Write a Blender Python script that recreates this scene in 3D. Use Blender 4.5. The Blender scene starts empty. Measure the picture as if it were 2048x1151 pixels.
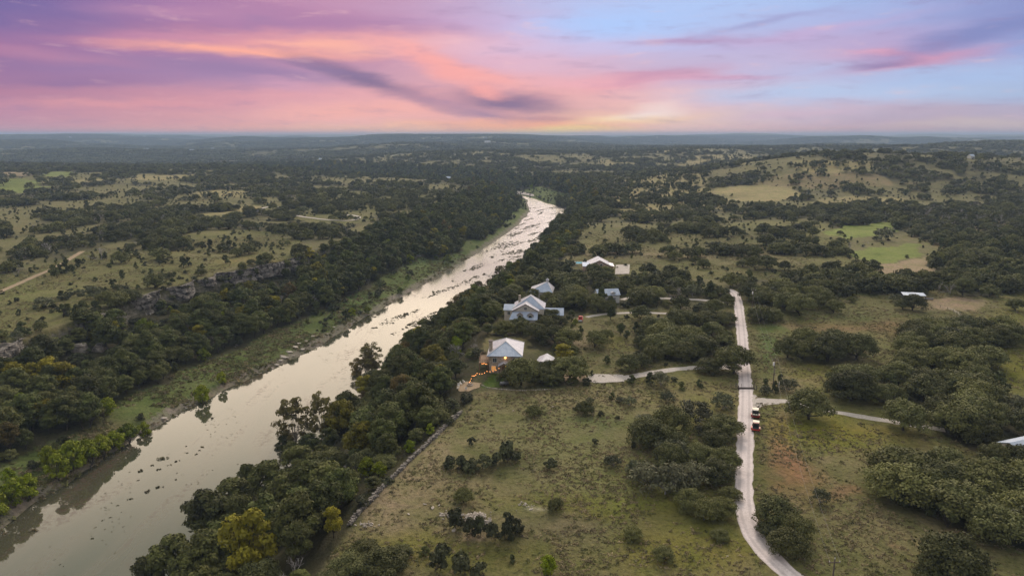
import bpy, bmesh, math, random
import numpy as np
from mathutils import Vector

# ------------------------------------------------------------------ camera
SC = bpy.context.scene
F, CU, CV, CH = 1384.0, 1024.0, 575.5, 75.0          # focal length in photo pixels, centre, camera height
PITCH = math.radians(12.45)
CP, SP = math.cos(PITCH), math.sin(PITCH)
cam_data = bpy.data.cameras.new("camera")
cam = bpy.data.objects.new("camera", cam_data)
SC.collection.objects.link(cam)
cam.location = (0, 0, CH)
cam.rotation_euler = (math.radians(90) - PITCH, 0, 0)
cam_data.sensor_width = 36
cam_data.lens = 36 * F / 2048
cam_data.clip_start = 1
cam_data.clip_end = 80000
SC.camera = cam
SC.render.resolution_x, SC.render.resolution_y = 1024, 575
SC.view_settings.view_transform = 'Standard'
SC.view_settings.look = 'None'
SC.view_settings.exposure = 0.22
SC.view_settings.gamma = 1
SC.cycles.max_bounces = 5
SC.cycles.diffuse_bounces = 2
SC.cycles.glossy_bounces = 2
SC.cycles.transmission_bounces = 2
SC.cycles.volume_bounces = 0
SC.cycles.transparent_max_bounces = 4
SC.cycles.use_denoising = True

def lin(c):
    return tuple(((v / 255) / 12.92 if v / 255 <= 0.04045 else ((v / 255 + 0.055) / 1.055) ** 2.4) for v in c)

def ray(u, v):
    a, b = (u - CU) / F, (CV - v) / F
    return Vector((a, CP + b * SP, -SP + b * CP))

def pix(u, v, z=0.0):
    d = ray(u, v)
    t = (z - CH) / d.z
    return (d.x * t, d.y * t)

def project(x, y, z):
    zz = z - CH
    depth = y * CP - zz * SP
    up = y * SP + zz * CP
    depth = np.where(depth < 1, 1, depth)
    return CU + F * x / depth, CV - F * up / depth, depth

# ------------------------------------------------------------------ node helpers
class NT:
    def __init__(s, tree):
        s.t = tree; s.n = tree.nodes; s.l = tree.links
        s.n.clear()
    def new(s, typ, **kw):
        n = s.n.new(typ)
        for k, v in kw.items():
            setattr(n, k, v)
        return n
    def put(s, sock, val):
        if isinstance(val, bpy.types.NodeSocket):
            s.l.new(val, sock)
        elif val is not None:
            if isinstance(val, (tuple, list)) and len(val) == 3 and sock.type == 'RGBA':
                val = (*val, 1)
            sock.default_value = val
    def math(s, op, a, b=None, c=None, clamp=False):
        n = s.new('ShaderNodeMath', operation=op, use_clamp=clamp)
        s.put(n.inputs[0], a)
        if b is not None: s.put(n.inputs[1], b)
        if c is not None: s.put(n.inputs[2], c)
        return n.outputs[0]
    def mix(s, fac, a, b, blend='MIX'):
        n = s.new('ShaderNodeMix', data_type='RGBA', blend_type=blend, clamp_factor=True)
        s.put(n.inputs[0], fac); s.put(n.inputs[6], a); s.put(n.inputs[7], b)
        return n.outputs[2]
    def noise(s, vec, scale, detail=3, rough=0.55, dist=0.0):
        n = s.new('ShaderNodeTexNoise')
        if vec is not None: s.put(n.inputs['Vector'], vec)
        n.inputs['Scale'].default_value = scale
        n.inputs['Detail'].default_value = detail
        n.inputs['Roughness'].default_value = rough
        n.inputs['Distortion'].default_value = dist
        return n
    def rng(s, v, a, b, c=0.0, d=1.0, smooth=False):
        n = s.new('ShaderNodeMapRange')
        if smooth: n.interpolation_type = 'SMOOTHSTEP'
        s.put(n.inputs[0], v)
        for i, q in enumerate((a, b, c, d)):
            n.inputs[i + 1].default_value = q
        return n.outputs[0]
    def mapping(s, vec, loc=(0, 0, 0), rot=(0, 0, 0), scale=(1, 1, 1), typ='POINT'):
        n = s.new('ShaderNodeMapping', vector_type=typ)
        s.put(n.inputs[0], vec)
        n.inputs[1].default_value = loc; n.inputs[2].default_value = rot; n.inputs[3].default_value = scale
        return n.outputs[0]

# ------------------------------------------------------------------ world: sunset sky
def aed(u, v):
    d = ray(u, v).normalized()
    return math.degrees(math.atan2(d.x, d.y)), math.degrees(math.asin(d.z))

world = bpy.data.worlds.new("World")
SC.world = world
world.use_nodes = True
W = NT(world.node_tree)
tc = W.new('ShaderNodeTexCoord')
sep = W.new('ShaderNodeSeparateXYZ'); W.l.new(tc.outputs['Generated'], sep.inputs[0])
az = W.math('MULTIPLY', W.math('ARCTAN2', sep.outputs[0], sep.outputs[1]), 57.2958)
el = W.math('MULTIPLY', W.math('ARCSINE', sep.outputs[2]), 57.2958)
cmb = W.new('ShaderNodeCombineXYZ'); W.l.new(az, cmb.inputs[0]); W.l.new(el, cmb.inputs[1])
# horizontally stretched turbulence warps the cloud layout
n1 = W.noise(W.mapping(cmb.outputs[0], scale=(0.055, 0.30, 1)), 1.0, 5, 0.55)
n2 = W.noise(W.mapping(cmb.outputs[0], loc=(7, 3, 0), rot=(0, 0, 0.06), scale=(0.22, 0.95, 1)), 1.0, 6, 0.62)
def centred(n, amp):
    v = W.new('ShaderNodeVectorMath', operation='SUBTRACT'); W.l.new(n.outputs['Color'], v.inputs[0]); v.inputs[1].default_value = (.5, .5, .5)
    m = W.new('ShaderNodeVectorMath', operation='MULTIPLY'); W.l.new(v.outputs[0], m.inputs[0]); m.inputs[1].default_value = amp
    return m.outputs[0]
def vadd(a, b):
    v = W.new('ShaderNodeVectorMath', operation='ADD'); W.l.new(a, v.inputs[0]); W.l.new(b, v.inputs[1]); return v.outputs[0]
warped = vadd(vadd(cmb.outputs[0], centred(n1, (8.0, 2.2, 0))), centred(n2, (3.0, 0.75, 0)))
sw = W.new('ShaderNodeSeparateXYZ'); W.l.new(warped, sw.inputs[0])
wa, we = sw.outputs[0], sw.outputs[1]
SKY_ROWS = [
 (5,   [(118,103,160),(160,115,168),(185,130,168),(195,142,175),(188,178,218),(165,192,240),(165,190,236),(150,175,225),(112,128,188)]),
 (50,  [(113,96,158),(142,104,163),(168,116,163),(188,130,166),(202,182,222),(164,195,243),(170,182,226),(162,172,222),(120,132,190)]),
 (95,  [(128,100,158),(190,125,160),(236,154,150),(238,160,155),(218,184,214),(180,188,232),(186,168,208),(180,160,204),(128,146,202)]),
 (125, [(158,108,155),(165,118,163),(170,126,166),(200,140,162),(232,180,200),(196,172,202),(182,182,222),(206,146,178),(146,160,212)]),
 (160, [(148,108,156),(156,118,164),(172,134,174),(196,148,172),(244,168,165),(214,166,190),(182,184,222),(166,182,222),(160,182,224)]),
 (200, [(178,118,150),(190,130,155),(215,145,160),(235,165,168),(214,150,160),(244,182,172),(196,192,222),(174,192,226),(158,178,214)]),
 (235, [(186,128,158),(206,140,154),(226,156,158),(244,178,172),(226,152,150),(248,200,160),(206,184,204),(188,166,186),(180,168,192)]),
 (262, [(196,136,158),(222,148,150),(238,160,150),(250,188,158),(252,200,140),(244,196,184),(226,176,180),(200,164,174),(198,172,180)]),
]
azn = W.rng(wa, -36.5, 36.5)
rows = []
for v, cols in SKY_ROWS:
    r = W.new('ShaderNodeValToRGB'); W.l.new(azn, r.inputs[0])
    cr = r.color_ramp; cr.interpolation = 'B_SPLINE'
    for i, c in enumerate(cols):
        a, _ = aed(i * 256, v)
        p = min(1, max(0, (a + 36.5) / 73))
        e = cr.elements[0] if i == 0 else (cr.elements[1] if i == 1 else cr.elements.new(p))
        e.position = p
        e.color = (*lin(c), 1)
    rows.append((aed(1024, v)[1], r.outputs[0]))
col = rows[-1][1]
for i in range(len(rows) - 2, -1, -1):
    col = W.mix(W.rng(we, rows[i + 1][0], rows[i][0], smooth=True), col, rows[i][1])
def blob(u, v, su, sv, rot, c, k, edge=1.0):
    global col
    a, e = aed(u, v)
    m = W.mapping(warped, (a, e, 0), (0, 0, math.radians(rot)), (su / 24.0, sv / 24.0, 1), 'TEXTURE')
    ln = W.new('ShaderNodeVectorMath', operation='LENGTH'); W.l.new(m, ln.inputs[0])
    f = W.rng(ln.outputs['Value'], 1.0, 1.0 - edge, 0.0, k, smooth=True)
    col = W.mix(f, col, lin(c))
blob(70, 30, 330, 70, 0, (112, 98, 158), .4)
blob(330, 75, 300, 22, 3, (196, 128, 164), .5)
blob(150, 120, 220, 16, -4, (200, 130, 158), .5)
blob(380, 25, 260, 18, 2, (206, 146, 174), .5)
blob(620, 40, 420, 28, -4, (172, 122, 166), .7)
blob(470, 101, 330, 17, -1, (250, 163, 140), .95)
blob(640, 92, 150, 14, -4, (250, 172, 148), .7)
blob(900, 130, 230, 26, -16, (250, 160, 150), .8)
blob(420, 142, 330, 22, -3, (150, 118, 164), .8)
blob(720, 160, 210, 26, -17, (130, 106, 144), .95)
blob(640, 140, 150, 12, -10, (140, 114, 156), .8)
blob(560, 175, 120, 16, -8, (206, 150, 178), .6)
blob(1010, 205, 190, 26, -4, (126, 104, 142), .95)
blob(930, 222, 170, 18, -10, (146, 118, 156), .8)
blob(1080, 238, 130, 13, -3, (176, 126, 146), .8)
blob(960, 187, 70, 14, -8, (250, 158, 150), .7)
blob(250, 205, 260, 14, 2, (228, 148, 152), .6)
blob(130, 165, 200, 13, 2, (140, 106, 156), .6)
blob(720, 225, 260, 24, 2, (248, 170, 156), .8)
blob(900, 150, 150, 30, -20, (250, 156, 146), .7)
blob(1040, 255, 320, 25, 0, (254, 164, 116), .95)
blob(820, 258, 260, 13, 0, (250, 184, 152), .7)
blob(1100, 262, 200, 14, 0, (255, 212, 118), .95)
blob(1230, 238, 150, 17, 4, (255, 214, 160), .9)
blob(1290, 222, 110, 18, 8, (248, 228, 222), .7)
blob(1260, 165, 200, 26, 8, (238, 150, 160), .55)
blob(1290, 150, 170, 22, 6, (196, 142, 174), .8)
blob(1180, 165, 120, 16, 6, (240, 168, 176), .7)
blob(1380, 80, 190, 11, 0, (178, 142, 184), .8)
blob(1430, 155, 140, 10, -4, (214, 152, 180), .6)
blob(1540, 40, 190, 11, 10, (150, 146, 196), .6)
blob(1210, 45, 230, 40, 4, (160, 194, 246), .8)
blob(1650, 55, 240, 14, 8, (196, 164, 206), .6)
blob(1820, 122, 220, 17, 8, (206, 140, 172), .7)
blob(1780, 103, 110, 9, -6, (232, 150, 170), .55)
blob(1750, 130, 90, 9, 6, (132, 112, 162), .6)
blob(1950, 62, 280, 26, 14, (112, 124, 184), .7)
blob(1600, 190, 330, 20, 0, (172, 194, 230), .7)
blob(1900, 160, 200, 16, 4, (160, 186, 228), .7)
blob(1560, 228, 240, 10, 2, (212, 178, 198), .6)
blob(1960, 250, 200, 14, 0, (206, 186, 182), .6)
blob(1750, 243, 200, 8, 1, (190, 166, 186), .6)
# fine streaks
st = W.noise(W.mapping(vadd(cmb.outputs[0], centred(n1, (6, 1.5, 0))), rot=(0, 0, 0.07), scale=(0.20, 1.05, 1)), 1.0, 7, 0.66)
col = W.mix(W.rng(st.outputs['Fac'], .50, .72, 0, .30, smooth=True), col, lin((150, 120, 165)))
col = W.mix(W.rng(st.outputs['Fac'], .45, .25, 0, .30, smooth=True), col, lin((250, 196, 190)))
hs = W.new('ShaderNodeHueSaturation'); W.l.new(col, hs.inputs['Color']); hs.inputs['Saturation'].default_value = .91; hs.inputs['Value'].default_value = 0.93
col = hs.outputs[0]
# the sky above the picture: a bright high overcast in front, dim behind
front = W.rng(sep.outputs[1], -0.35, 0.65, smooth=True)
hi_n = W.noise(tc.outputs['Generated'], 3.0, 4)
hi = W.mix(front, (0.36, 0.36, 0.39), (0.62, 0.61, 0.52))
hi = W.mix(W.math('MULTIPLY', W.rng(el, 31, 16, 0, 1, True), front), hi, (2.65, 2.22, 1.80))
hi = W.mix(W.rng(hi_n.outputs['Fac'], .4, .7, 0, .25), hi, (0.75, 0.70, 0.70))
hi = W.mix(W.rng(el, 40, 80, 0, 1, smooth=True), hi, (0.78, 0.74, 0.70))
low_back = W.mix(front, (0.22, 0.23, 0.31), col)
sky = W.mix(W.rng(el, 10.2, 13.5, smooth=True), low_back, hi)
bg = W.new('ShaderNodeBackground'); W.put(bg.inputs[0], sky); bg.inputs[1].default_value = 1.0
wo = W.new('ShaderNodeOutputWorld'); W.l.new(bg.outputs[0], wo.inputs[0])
world.cycles.sampling_method = 'MANUAL'
world.cycles.sample_map_resolution = 512

# ------------------------------------------------------------------ weak soft sun in front, behind the clouds
sun_d = bpy.data.lights.new("sun", 'SUN')
sun_d.energy = 1.7
sun_d.angle = math.radians(14)
sun_d.color = (1.0, 0.83, 0.70)
sun = bpy.data.objects.new("sun", sun_d)
SC.collection.objects.link(sun)
SUN_EL, SUN_AZ = math.radians(34), math.radians(11)
sdir = Vector((math.sin(SUN_AZ) * math.cos(SUN_EL), math.cos(SUN_AZ) * math.cos(SUN_EL), math.sin(SUN_EL)))
sun.rotation_euler = sdir.to_track_quat('Z', 'Y').to_euler()
# ------------------------------------------------------------------ numpy noise
def _hash(ix, iy, seed):
    n = (ix.astype(np.int64) * 374761393 + iy.astype(np.int64) * 668265263 + seed * 1442695041) & 0xFFFFFFFF
    n = ((n ^ (n >> 13)) * 1274126177) & 0xFFFFFFFF
    n = (n ^ (n >> 16)) & 0xFFFFFFFF
    return n / 4294967295.0
def vnoise(x, y, seed=0):
    ix, iy = np.floor(x), np.floor(y)
    fx, fy = x - ix, y - iy
    fx = fx * fx * (3 - 2 * fx); fy = fy * fy * (3 - 2 * fy)
    a = _hash(ix, iy, seed); b = _hash(ix + 1, iy, seed); c = _hash(ix, iy + 1, seed); d = _hash(ix + 1, iy + 1, seed)
    return (a + (b - a) * fx) * (1 - fy) + (c + (d - c) * fx) * fy
def fbm(x, y, scale, octv=4, seed=0, gain=0.5):
    x = np.asarray(x, float) / scale; y = np.asarray(y, float) / scale
    s = np.zeros_like(x); a, t = 1.0, 0.0
    for i in range(octv):
        s += a * vnoise(x + 17.3 * i, y - 9.1 * i, seed + i); t += a
        a *= gain; x = x * 2.03; y = y * 2.03
    return s / t
def sstep(a, b, x):
    t = np.clip((x - a) / (b - a), 0, 1)
    return t * t * (3 - 2 * t)
def dist_poly(x, y, pts):
    d = np.full(x.shape, 1e18)
    P = np.array(pts, float)
    for (ax, ay), (bx, by) in zip(P[:-1], P[1:]):
        vx, vy = bx - ax, by - ay
        L = vx * vx + vy * vy + 1e-9
        t = np.clip(((x - ax) * vx + (y - ay) * vy) / L, 0, 1)
        d = np.minimum(d, (x - ax - t * vx) ** 2 + (y - ay - t * vy) ** 2)
    return np.sqrt(d)
def inside(x, y, poly):
    x = np.asarray(x, float); y = np.asarray(y, float)
    c = np.zeros(x.shape, bool)
    n = len(poly)
    for i in range(n):
        x1, y1 = poly[i]; x2, y2 = poly[(i + 1) % n]
        if y1 == y2: continue
        c ^= ((y1 > y) != (y2 > y)) & (x < (x2 - x1) * (y - y1) / (y2 - y1) + x1)
    return c

# ------------------------------------------------------------------ river valley outlines, taken to the ground
ZW = -22.0
def world_line(px, z): return [pix(u, v, z) for u, v in px]
WL = [(-150, -150), (-125, 0), (-118, 60)] + world_line([(60,1012),(140,962),(215,914),(300,864),(360,827),(440,792),(500,757),(560,735),
     (640,695),(700,657),(760,622),(830,580),(900,540),(960,505),(1005,475),(1040,450)], ZW) + [(25, 900), (24, 1010), (26, 1060), (-6, 1165), (-40, 1290), (-200, 1430), (-500, 1640), (-900, 1900)]
WR = [(-75, -150), (-64, 0), (-66, 60)] + world_line([(350,1200),(430,1090),(520,1010),(600,930),(660,860),(730,790),(780,742),(830,695),(890,652),
     (960,612),(1010,570),(1060,520),(1092,482),(1112,452)], ZW) + [(73, 860), (70, 940), (46, 1020), (36, 1070), (6, 1172), (-28, 1300), (-180, 1450), (-440, 1720), (-860, 1990)]
RL = [(-250, -150), (-215, 0), (-200, 90)] + world_line([(-90,760),(0,690),(100,655),(200,625),(262,597),(310,580),(350,570),(430,547),(500,533),(590,514),
     (660,492),(760,457),(850,422),(920,394),(965,380)], 0) + [(-60, 1130), (-240, 1300), (-520, 1480), (-940, 1760)]
RR = [(-30, -150), (-22, 0), (-23, 60)] + world_line([(640,1140),(705,1042),(735,1010),(800,945),(850,895),(885,860),(922,826),(945,795),(950,770),(955,740),(960,705),
     (975,675),(992,640),(1008,612),(1035,582),(1075,556),(1112,530),(1135,510),(1150,480),(1168,455),(1192,430),(1205,408)], 0) + [(118, 900), (120, 1060), (100, 1180), (70, 1330), (-80, 1560), (-400, 1830), (-820, 2100)]
CANYON = RL + RR[::-1]
RIVER = WL + WR[::-1]

def plateau(x, y):
    r = np.hypot(x, y)
    h = (fbm(x, y, 170, 3, 3) - .5) * 3.0 + (fbm(x, y, 30, 2, 5) - .5) * 0.5
    h += sstep(700, 2200, r) * (fbm(x, y, 700, 4, 11) - .42) * 42
    h += sstep(2300, 5000, r) * ((fbm(x, y, 1500, 4, 21) - .45) * 170 - 4)
    far = sstep(7000, 13000, r)
    h += far * (30 + (fbm(x, y, 3300, 4, 31) - .45) * 110)
    def bump(cx, cy, sx, sy, a, rot=0.0):
        c, s = math.cos(rot), math.sin(rot)
        u, v = (x - cx) * c + (y - cy) * s, -(x - cx) * s + (y - cy) * c
        return a * np.exp(-(u / sx) ** 2 - (v / sy) ** 2)
    h += bump(500, 1060, 230, 170, 36) + bump(900, 1180, 420, 200, 34) + bump(780, 900, 200, 130, 10)
    h += bump(1350, 2300, 900, 350, 34) + bump(1900, 2500, 500, 300, 22) + bump(300, 1900, 500, 260, 16)
    h += bump(-200, 2300, 500, 320, 20) + bump(-1500, 2600, 900, 600, -38) + bump(-700, 3300, 700, 260, 30)
    h += bump(-4200, 6500, 2200, 900, 55) + bump(-900, 6000, 1300, 700, 34)
    h = np.where(h > 72, 72 + (h - 72) * .30, h)
    h += bump(4100, 11800, 650, 600, 44) + bump(5600, 12300, 900, 700, 14) + bump(-8000, 12300, 1500, 1200, 44) + bump(-2300, 12600, 1500, 600, 16) + bump(300, 12400, 900, 600, 14) + bump(7600, 12500, 1500, 1200, 26)
    return h

def height(x, y):
    x = np.asarray(x, float); y = np.asarray(y, float)
    h = plateau(x, y)
    near = (y < 2300) & (y > -200) & (x > -1100) & (x < 300)
    cx, cy = x[near], y[near]
    ic = inside(cx, cy, CANYON)
    xx, yy = cx[ic], cy[ic]
    if len(xx):
        ir = inside(xx, yy, RIVER)
        wob = (fbm(xx, yy, 14, 3, 41) - .5) * 5.0
        dl, dr = dist_poly(xx, yy, WL), dist_poly(xx, yy, WR)
        dw = np.minimum(dl, dr)
        sd = np.where(ir, -dw, dw) + wob
        left = dl < dr
        drim = np.where(left, dist_poly(xx, yy, RL), dist_poly(xx, yy, RR))
        t = np.clip(sd / (np.maximum(sd, 0) + drim + 1e-6), 0, 1)
        p = h[near][ic]
        # left bank: rocky shore, grass terrace, wooded slope, cliff near the rim
        tl = np.interp(t, [0, .06, .36, .62, .90, .955, 1.0], [0, .10, .24, .36, .54, .60, 1.0])
        tl2 = np.interp(t, [0, .08, .3, 1.0], [0, .10, .22, 1.0])
        cl = 1 - sstep(430, 560, yy)
        tl = tl * cl + tl2 * (1 - cl)
        tr = np.interp(t, [0, .08, .5, .9, 1.0], [0, .09, .55, .96, 1.0])
        s = np.where(left, tl, tr)
        lo = ZW - 0.6
        hh = lo + s * (p - lo) + (fbm(xx, yy, 12, 3, 43) - .5) * 2.4 * sstep(0, 6, sd) * (1 - sstep(.9, 1, t))
        hh = np.where(sd < 0, ZW - 0.6 - np.minimum(2.5, -sd * .25), hh)
        tmp = h[near]; tmp[ic] = hh; h[near] = tmp
    return h

def hit(u, v, lo=60.0, hi=15000.0):
    """first point of the terrain on the ray through a photo pixel"""
    d = ray(u, v)
    k = math.hypot(d.x, d.y)
    t = np.geomspace(lo, hi, 900) / k
    x, y, z = d.x * t, d.y * t, CH + d.z * t
    below = z < height(x, y)
    i = int(np.argmax(below)) if below.any() else len(t) - 1
    return float(x[i]), float(y[i])
def ground(x, y): return float(height(np.array([x]), np.array([y]))[0])
def at(u, v):
    """point of the ground at a photo pixel, on terrain"""
    x, y = hit(u, v)
    return x, y, ground(x, y)
# ------------------------------------------------------------------ land cover: outlines of clearings, groves and woods, read off the ground
OLIVE=(.170,.158,.068); PAST=(.215,.182,.098); GOLD=(.315,.262,.135); TAN=(.33,.25,.17); BRIGHT=(.21,.24,.070); YGR=(.185,.175,.032)
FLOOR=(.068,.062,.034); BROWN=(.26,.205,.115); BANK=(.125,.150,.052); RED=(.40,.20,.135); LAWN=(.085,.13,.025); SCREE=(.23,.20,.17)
# (name, outline in photo pixels on the ground, tree density, cover colour, mix of kinds, where-phrase)
REG = [
 ('lawn', [(958,774),(1000,774),(1004,752),(992,742),(972,750)], 0, LAWN, 'none', ''),
 ('thicket', [(1270,850),(1320,828),(1400,832),(1468,842),(1472,905),(1466,975),(1400,1000),(1320,985),(1215,965),(1222,930),(1275,920)], .97, OLIVE, 'mesq', 'in the grey green thicket beside the gravel road'),
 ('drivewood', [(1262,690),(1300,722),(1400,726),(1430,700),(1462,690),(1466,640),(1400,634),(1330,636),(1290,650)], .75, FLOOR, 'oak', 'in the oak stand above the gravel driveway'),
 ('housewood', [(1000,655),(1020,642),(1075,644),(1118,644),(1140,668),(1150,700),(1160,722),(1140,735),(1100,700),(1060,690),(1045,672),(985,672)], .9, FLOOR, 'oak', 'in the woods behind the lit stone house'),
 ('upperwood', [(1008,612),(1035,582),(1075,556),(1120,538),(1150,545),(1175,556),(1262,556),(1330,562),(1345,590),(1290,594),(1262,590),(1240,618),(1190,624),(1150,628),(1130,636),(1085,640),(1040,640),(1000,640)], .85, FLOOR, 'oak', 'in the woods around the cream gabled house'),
 ('pasture', [(690,1075),(925,832),(950,785),(1150,772),(1250,772),(1485,768),(1486,860),(1470,980),(1475,1060),(1560,1200),(1500,1400),(500,1400)], .018, PAST, 'shrub', 'in the rough pasture beside the stone wall'),
 ('drivemeadow', [(1110,650),(1160,640),(1300,628),(1480,612),(1492,768),(1150,774),(1130,735),(1150,700)], .10, OLIVE, 'oak', 'in the meadow above the gravel driveway'),
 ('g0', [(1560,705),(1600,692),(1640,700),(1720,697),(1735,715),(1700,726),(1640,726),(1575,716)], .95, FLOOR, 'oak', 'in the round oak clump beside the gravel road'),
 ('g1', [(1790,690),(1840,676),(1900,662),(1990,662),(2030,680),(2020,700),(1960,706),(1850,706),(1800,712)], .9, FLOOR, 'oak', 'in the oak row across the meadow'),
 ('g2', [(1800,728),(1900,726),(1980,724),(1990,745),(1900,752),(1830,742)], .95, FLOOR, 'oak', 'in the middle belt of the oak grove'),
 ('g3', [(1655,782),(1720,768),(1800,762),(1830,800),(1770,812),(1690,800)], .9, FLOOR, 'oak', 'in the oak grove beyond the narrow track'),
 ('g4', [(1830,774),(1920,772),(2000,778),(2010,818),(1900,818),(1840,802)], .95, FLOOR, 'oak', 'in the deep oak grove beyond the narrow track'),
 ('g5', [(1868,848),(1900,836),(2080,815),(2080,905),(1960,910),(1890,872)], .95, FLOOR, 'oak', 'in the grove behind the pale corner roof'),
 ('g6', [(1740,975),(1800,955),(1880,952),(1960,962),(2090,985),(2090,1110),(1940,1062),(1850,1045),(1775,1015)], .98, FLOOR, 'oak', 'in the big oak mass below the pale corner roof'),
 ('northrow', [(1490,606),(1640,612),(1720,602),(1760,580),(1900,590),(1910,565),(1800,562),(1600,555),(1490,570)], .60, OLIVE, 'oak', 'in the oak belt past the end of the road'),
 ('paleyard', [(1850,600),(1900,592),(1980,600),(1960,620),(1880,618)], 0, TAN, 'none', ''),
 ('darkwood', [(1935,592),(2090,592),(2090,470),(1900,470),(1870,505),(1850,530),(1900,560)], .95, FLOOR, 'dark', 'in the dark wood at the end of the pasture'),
 ('meadow', [(1484,600),(1640,612),(1720,602),(1760,585),(2090,592),(2090,1300),(1600,1300),(1500,1100),(1478,980),(1500,850),(1494,700)], .012, OLIVE, 'shrub', 'in the meadow beyond the gravel road'),
 ('brightb', [(1680,500),(1760,496),(1842,488),(1835,508),(1770,530),(1700,518)], 0, BRIGHT, 'none', ''),
 ('brighta', [(1665,455),(1800,440),(1790,462),(1700,478),(1650,470)], .03, BRIGHT, 'oak', 'in the bright green field'),
 ('tanfield', [(1735,540),(1850,512),(1890,540),(1860,560),(1740,562)], .02, TAN, 'oak', 'in the tan field'),
 ('rightdense', [(1810,420),(2090,400),(2090,480),(1880,500),(1830,480)], .9, BROWN, 'grey', 'in the grey scrub beyond the green fields'),
 ('housefield', [(1228,552),(1262,552),(1300,560),(1400,560),(1390,530),(1270,525),(1262,548)], .05, OLIVE, 'oak', 'in the field beside the brick gabled house'),
 ('savanna', [(1240,556),(1152,545),(1150,505),(1180,455),(1260,452),(1400,448),(1640,440),(1700,480),(1725,540),(1600,556)], .33, OLIVE, 'oak', 'in the open savanna beyond the houses'),
 ('gold1', [(1392,378),(1480,370),(1590,374),(1606,392),(1560,404),(1470,404),(1415,392)], .08, GOLD, 'jun', 'on the golden hillside'),
 ('gold2', [(1630,398),(1700,392),(1800,396),(1815,411),(1700,414),(1630,410)], .22, GOLD, 'jun', 'on the golden hillside'),
 ('brownslope', [(1560,350),(1640,344),(1760,350),(1790,370),(1640,376),(1490,372),(1520,360)], .30, BROWN, 'jun', 'on the brown hillside'),
 ('knoll', [(1590,322),(1740,322),(1750,344),(1600,344)], .5, GOLD, 'jun', 'on the knoll'),
 ('dots', [(1250,362),(1330,348),(1400,346),(1420,360),(1392,376),(1412,396),(1480,406),(1400,428),(1250,432),(1205,425)], .50, GOLD, 'jun', 'on the dotted golden slope'),
 ('goldfar', [(1360,313),(1500,306),(1500,330),(1360,333)], .35, GOLD, 'jun', 'far away'),
 ('goldfar2', [(1190,320),(1340,318),(1340,328),(1200,330)], .5, GOLD, 'jun', 'far away'),
 ('goldfar3', [(1200,296),(1330,294),(1420,300),(1300,306)], .35, GOLD, 'jun', 'far away'),
 ('meadowleft', [(-90,620),(-90,548),(60,545),(118,522),(165,498),(240,492),(360,500),(352,470),(440,455),(520,462),(600,470),(592,514),(500,533),(430,547),(310,580),(262,597),(100,655),(0,690),(-90,760)], .25, OLIVE, 'bush', 'on the open ground above the cliff'),
 ('goldstrip', [(392,432),(510,410),(540,424),(450,440),(398,443)], .06, GOLD, 'bush', 'far away'),
 ('greenfield', [(-40,358),(58,357),(92,375),(50,386),(-40,386)], 0, BRIGHT, 'none', ''),
 ('greenfield2', [(88,344),(142,343),(140,353),(92,353)], 0, BRIGHT, 'none', ''),
 ('tanfield2', [(-40,345),(60,344),(62,352),(-40,353)], .05, TAN, 'jun', 'far away'),
 ('goldl', [(130,362),(200,352),(200,363),(140,372)], .05, GOLD, 'jun', 'far away'),
 ('goldl2', [(262,350),(385,349),(385,359),(262,360)], .15, GOLD, 'jun', 'far away'),
 ('goldl3', [(388,383),(492,381),(492,393),(395,395)], .1, GOLD, 'jun', 'far away'),
 ('goldl4', [(-40,306),(102,306),(102,316),(-40,318)], .15, GOLD, 'jun', 'far away'),
 ('loopland', [(505,404),(700,422),(745,438),(680,452),(560,440)], .4, OLIVE, 'oak', 'around the pale loop road'),
 ('savleft', [(630,385),(760,380),(900,380),(905,402),(760,428),(640,418)], .5, OLIVE, 'oak', 'in the open ground above the river bend'),
]
REG_IDX = {r[0]: i for i, r in enumerate(REG)}

def canyon_t(x, y):
    """-1 outside the valley, else 0 (water edge) .. 1 (rim); and whether on the left bank"""
    t = np.full(x.shape, -1.0); left = np.zeros(x.shape, bool)
    near = (y < 2300) & (y > -200) & (x > -1100) & (x < 300)
    ic = np.zeros(x.shape, bool); ic[near] = inside(x[near], y[near], CANYON)
    xx, yy = x[ic], y[ic]
    if len(xx):
        ir = inside(xx, yy, RIVER)
        dl, dr = dist_poly(xx, yy, WL), dist_poly(xx, yy, WR)
        dw = np.where(ir, -np.minimum(dl, dr), np.minimum(dl, dr))
        lf = dl < dr
        drim = np.where(lf, dist_poly(xx, yy, RL), dist_poly(xx, yy, RR))
        t[ic] = np.where(dw < 0, dw / 100 - .001, dw / (dw + drim + 1e-6)) * 1.0
        t[ic] = np.where(dw < 0, -.5, t[ic])
        left[ic] = lf
    return t, left

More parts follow.
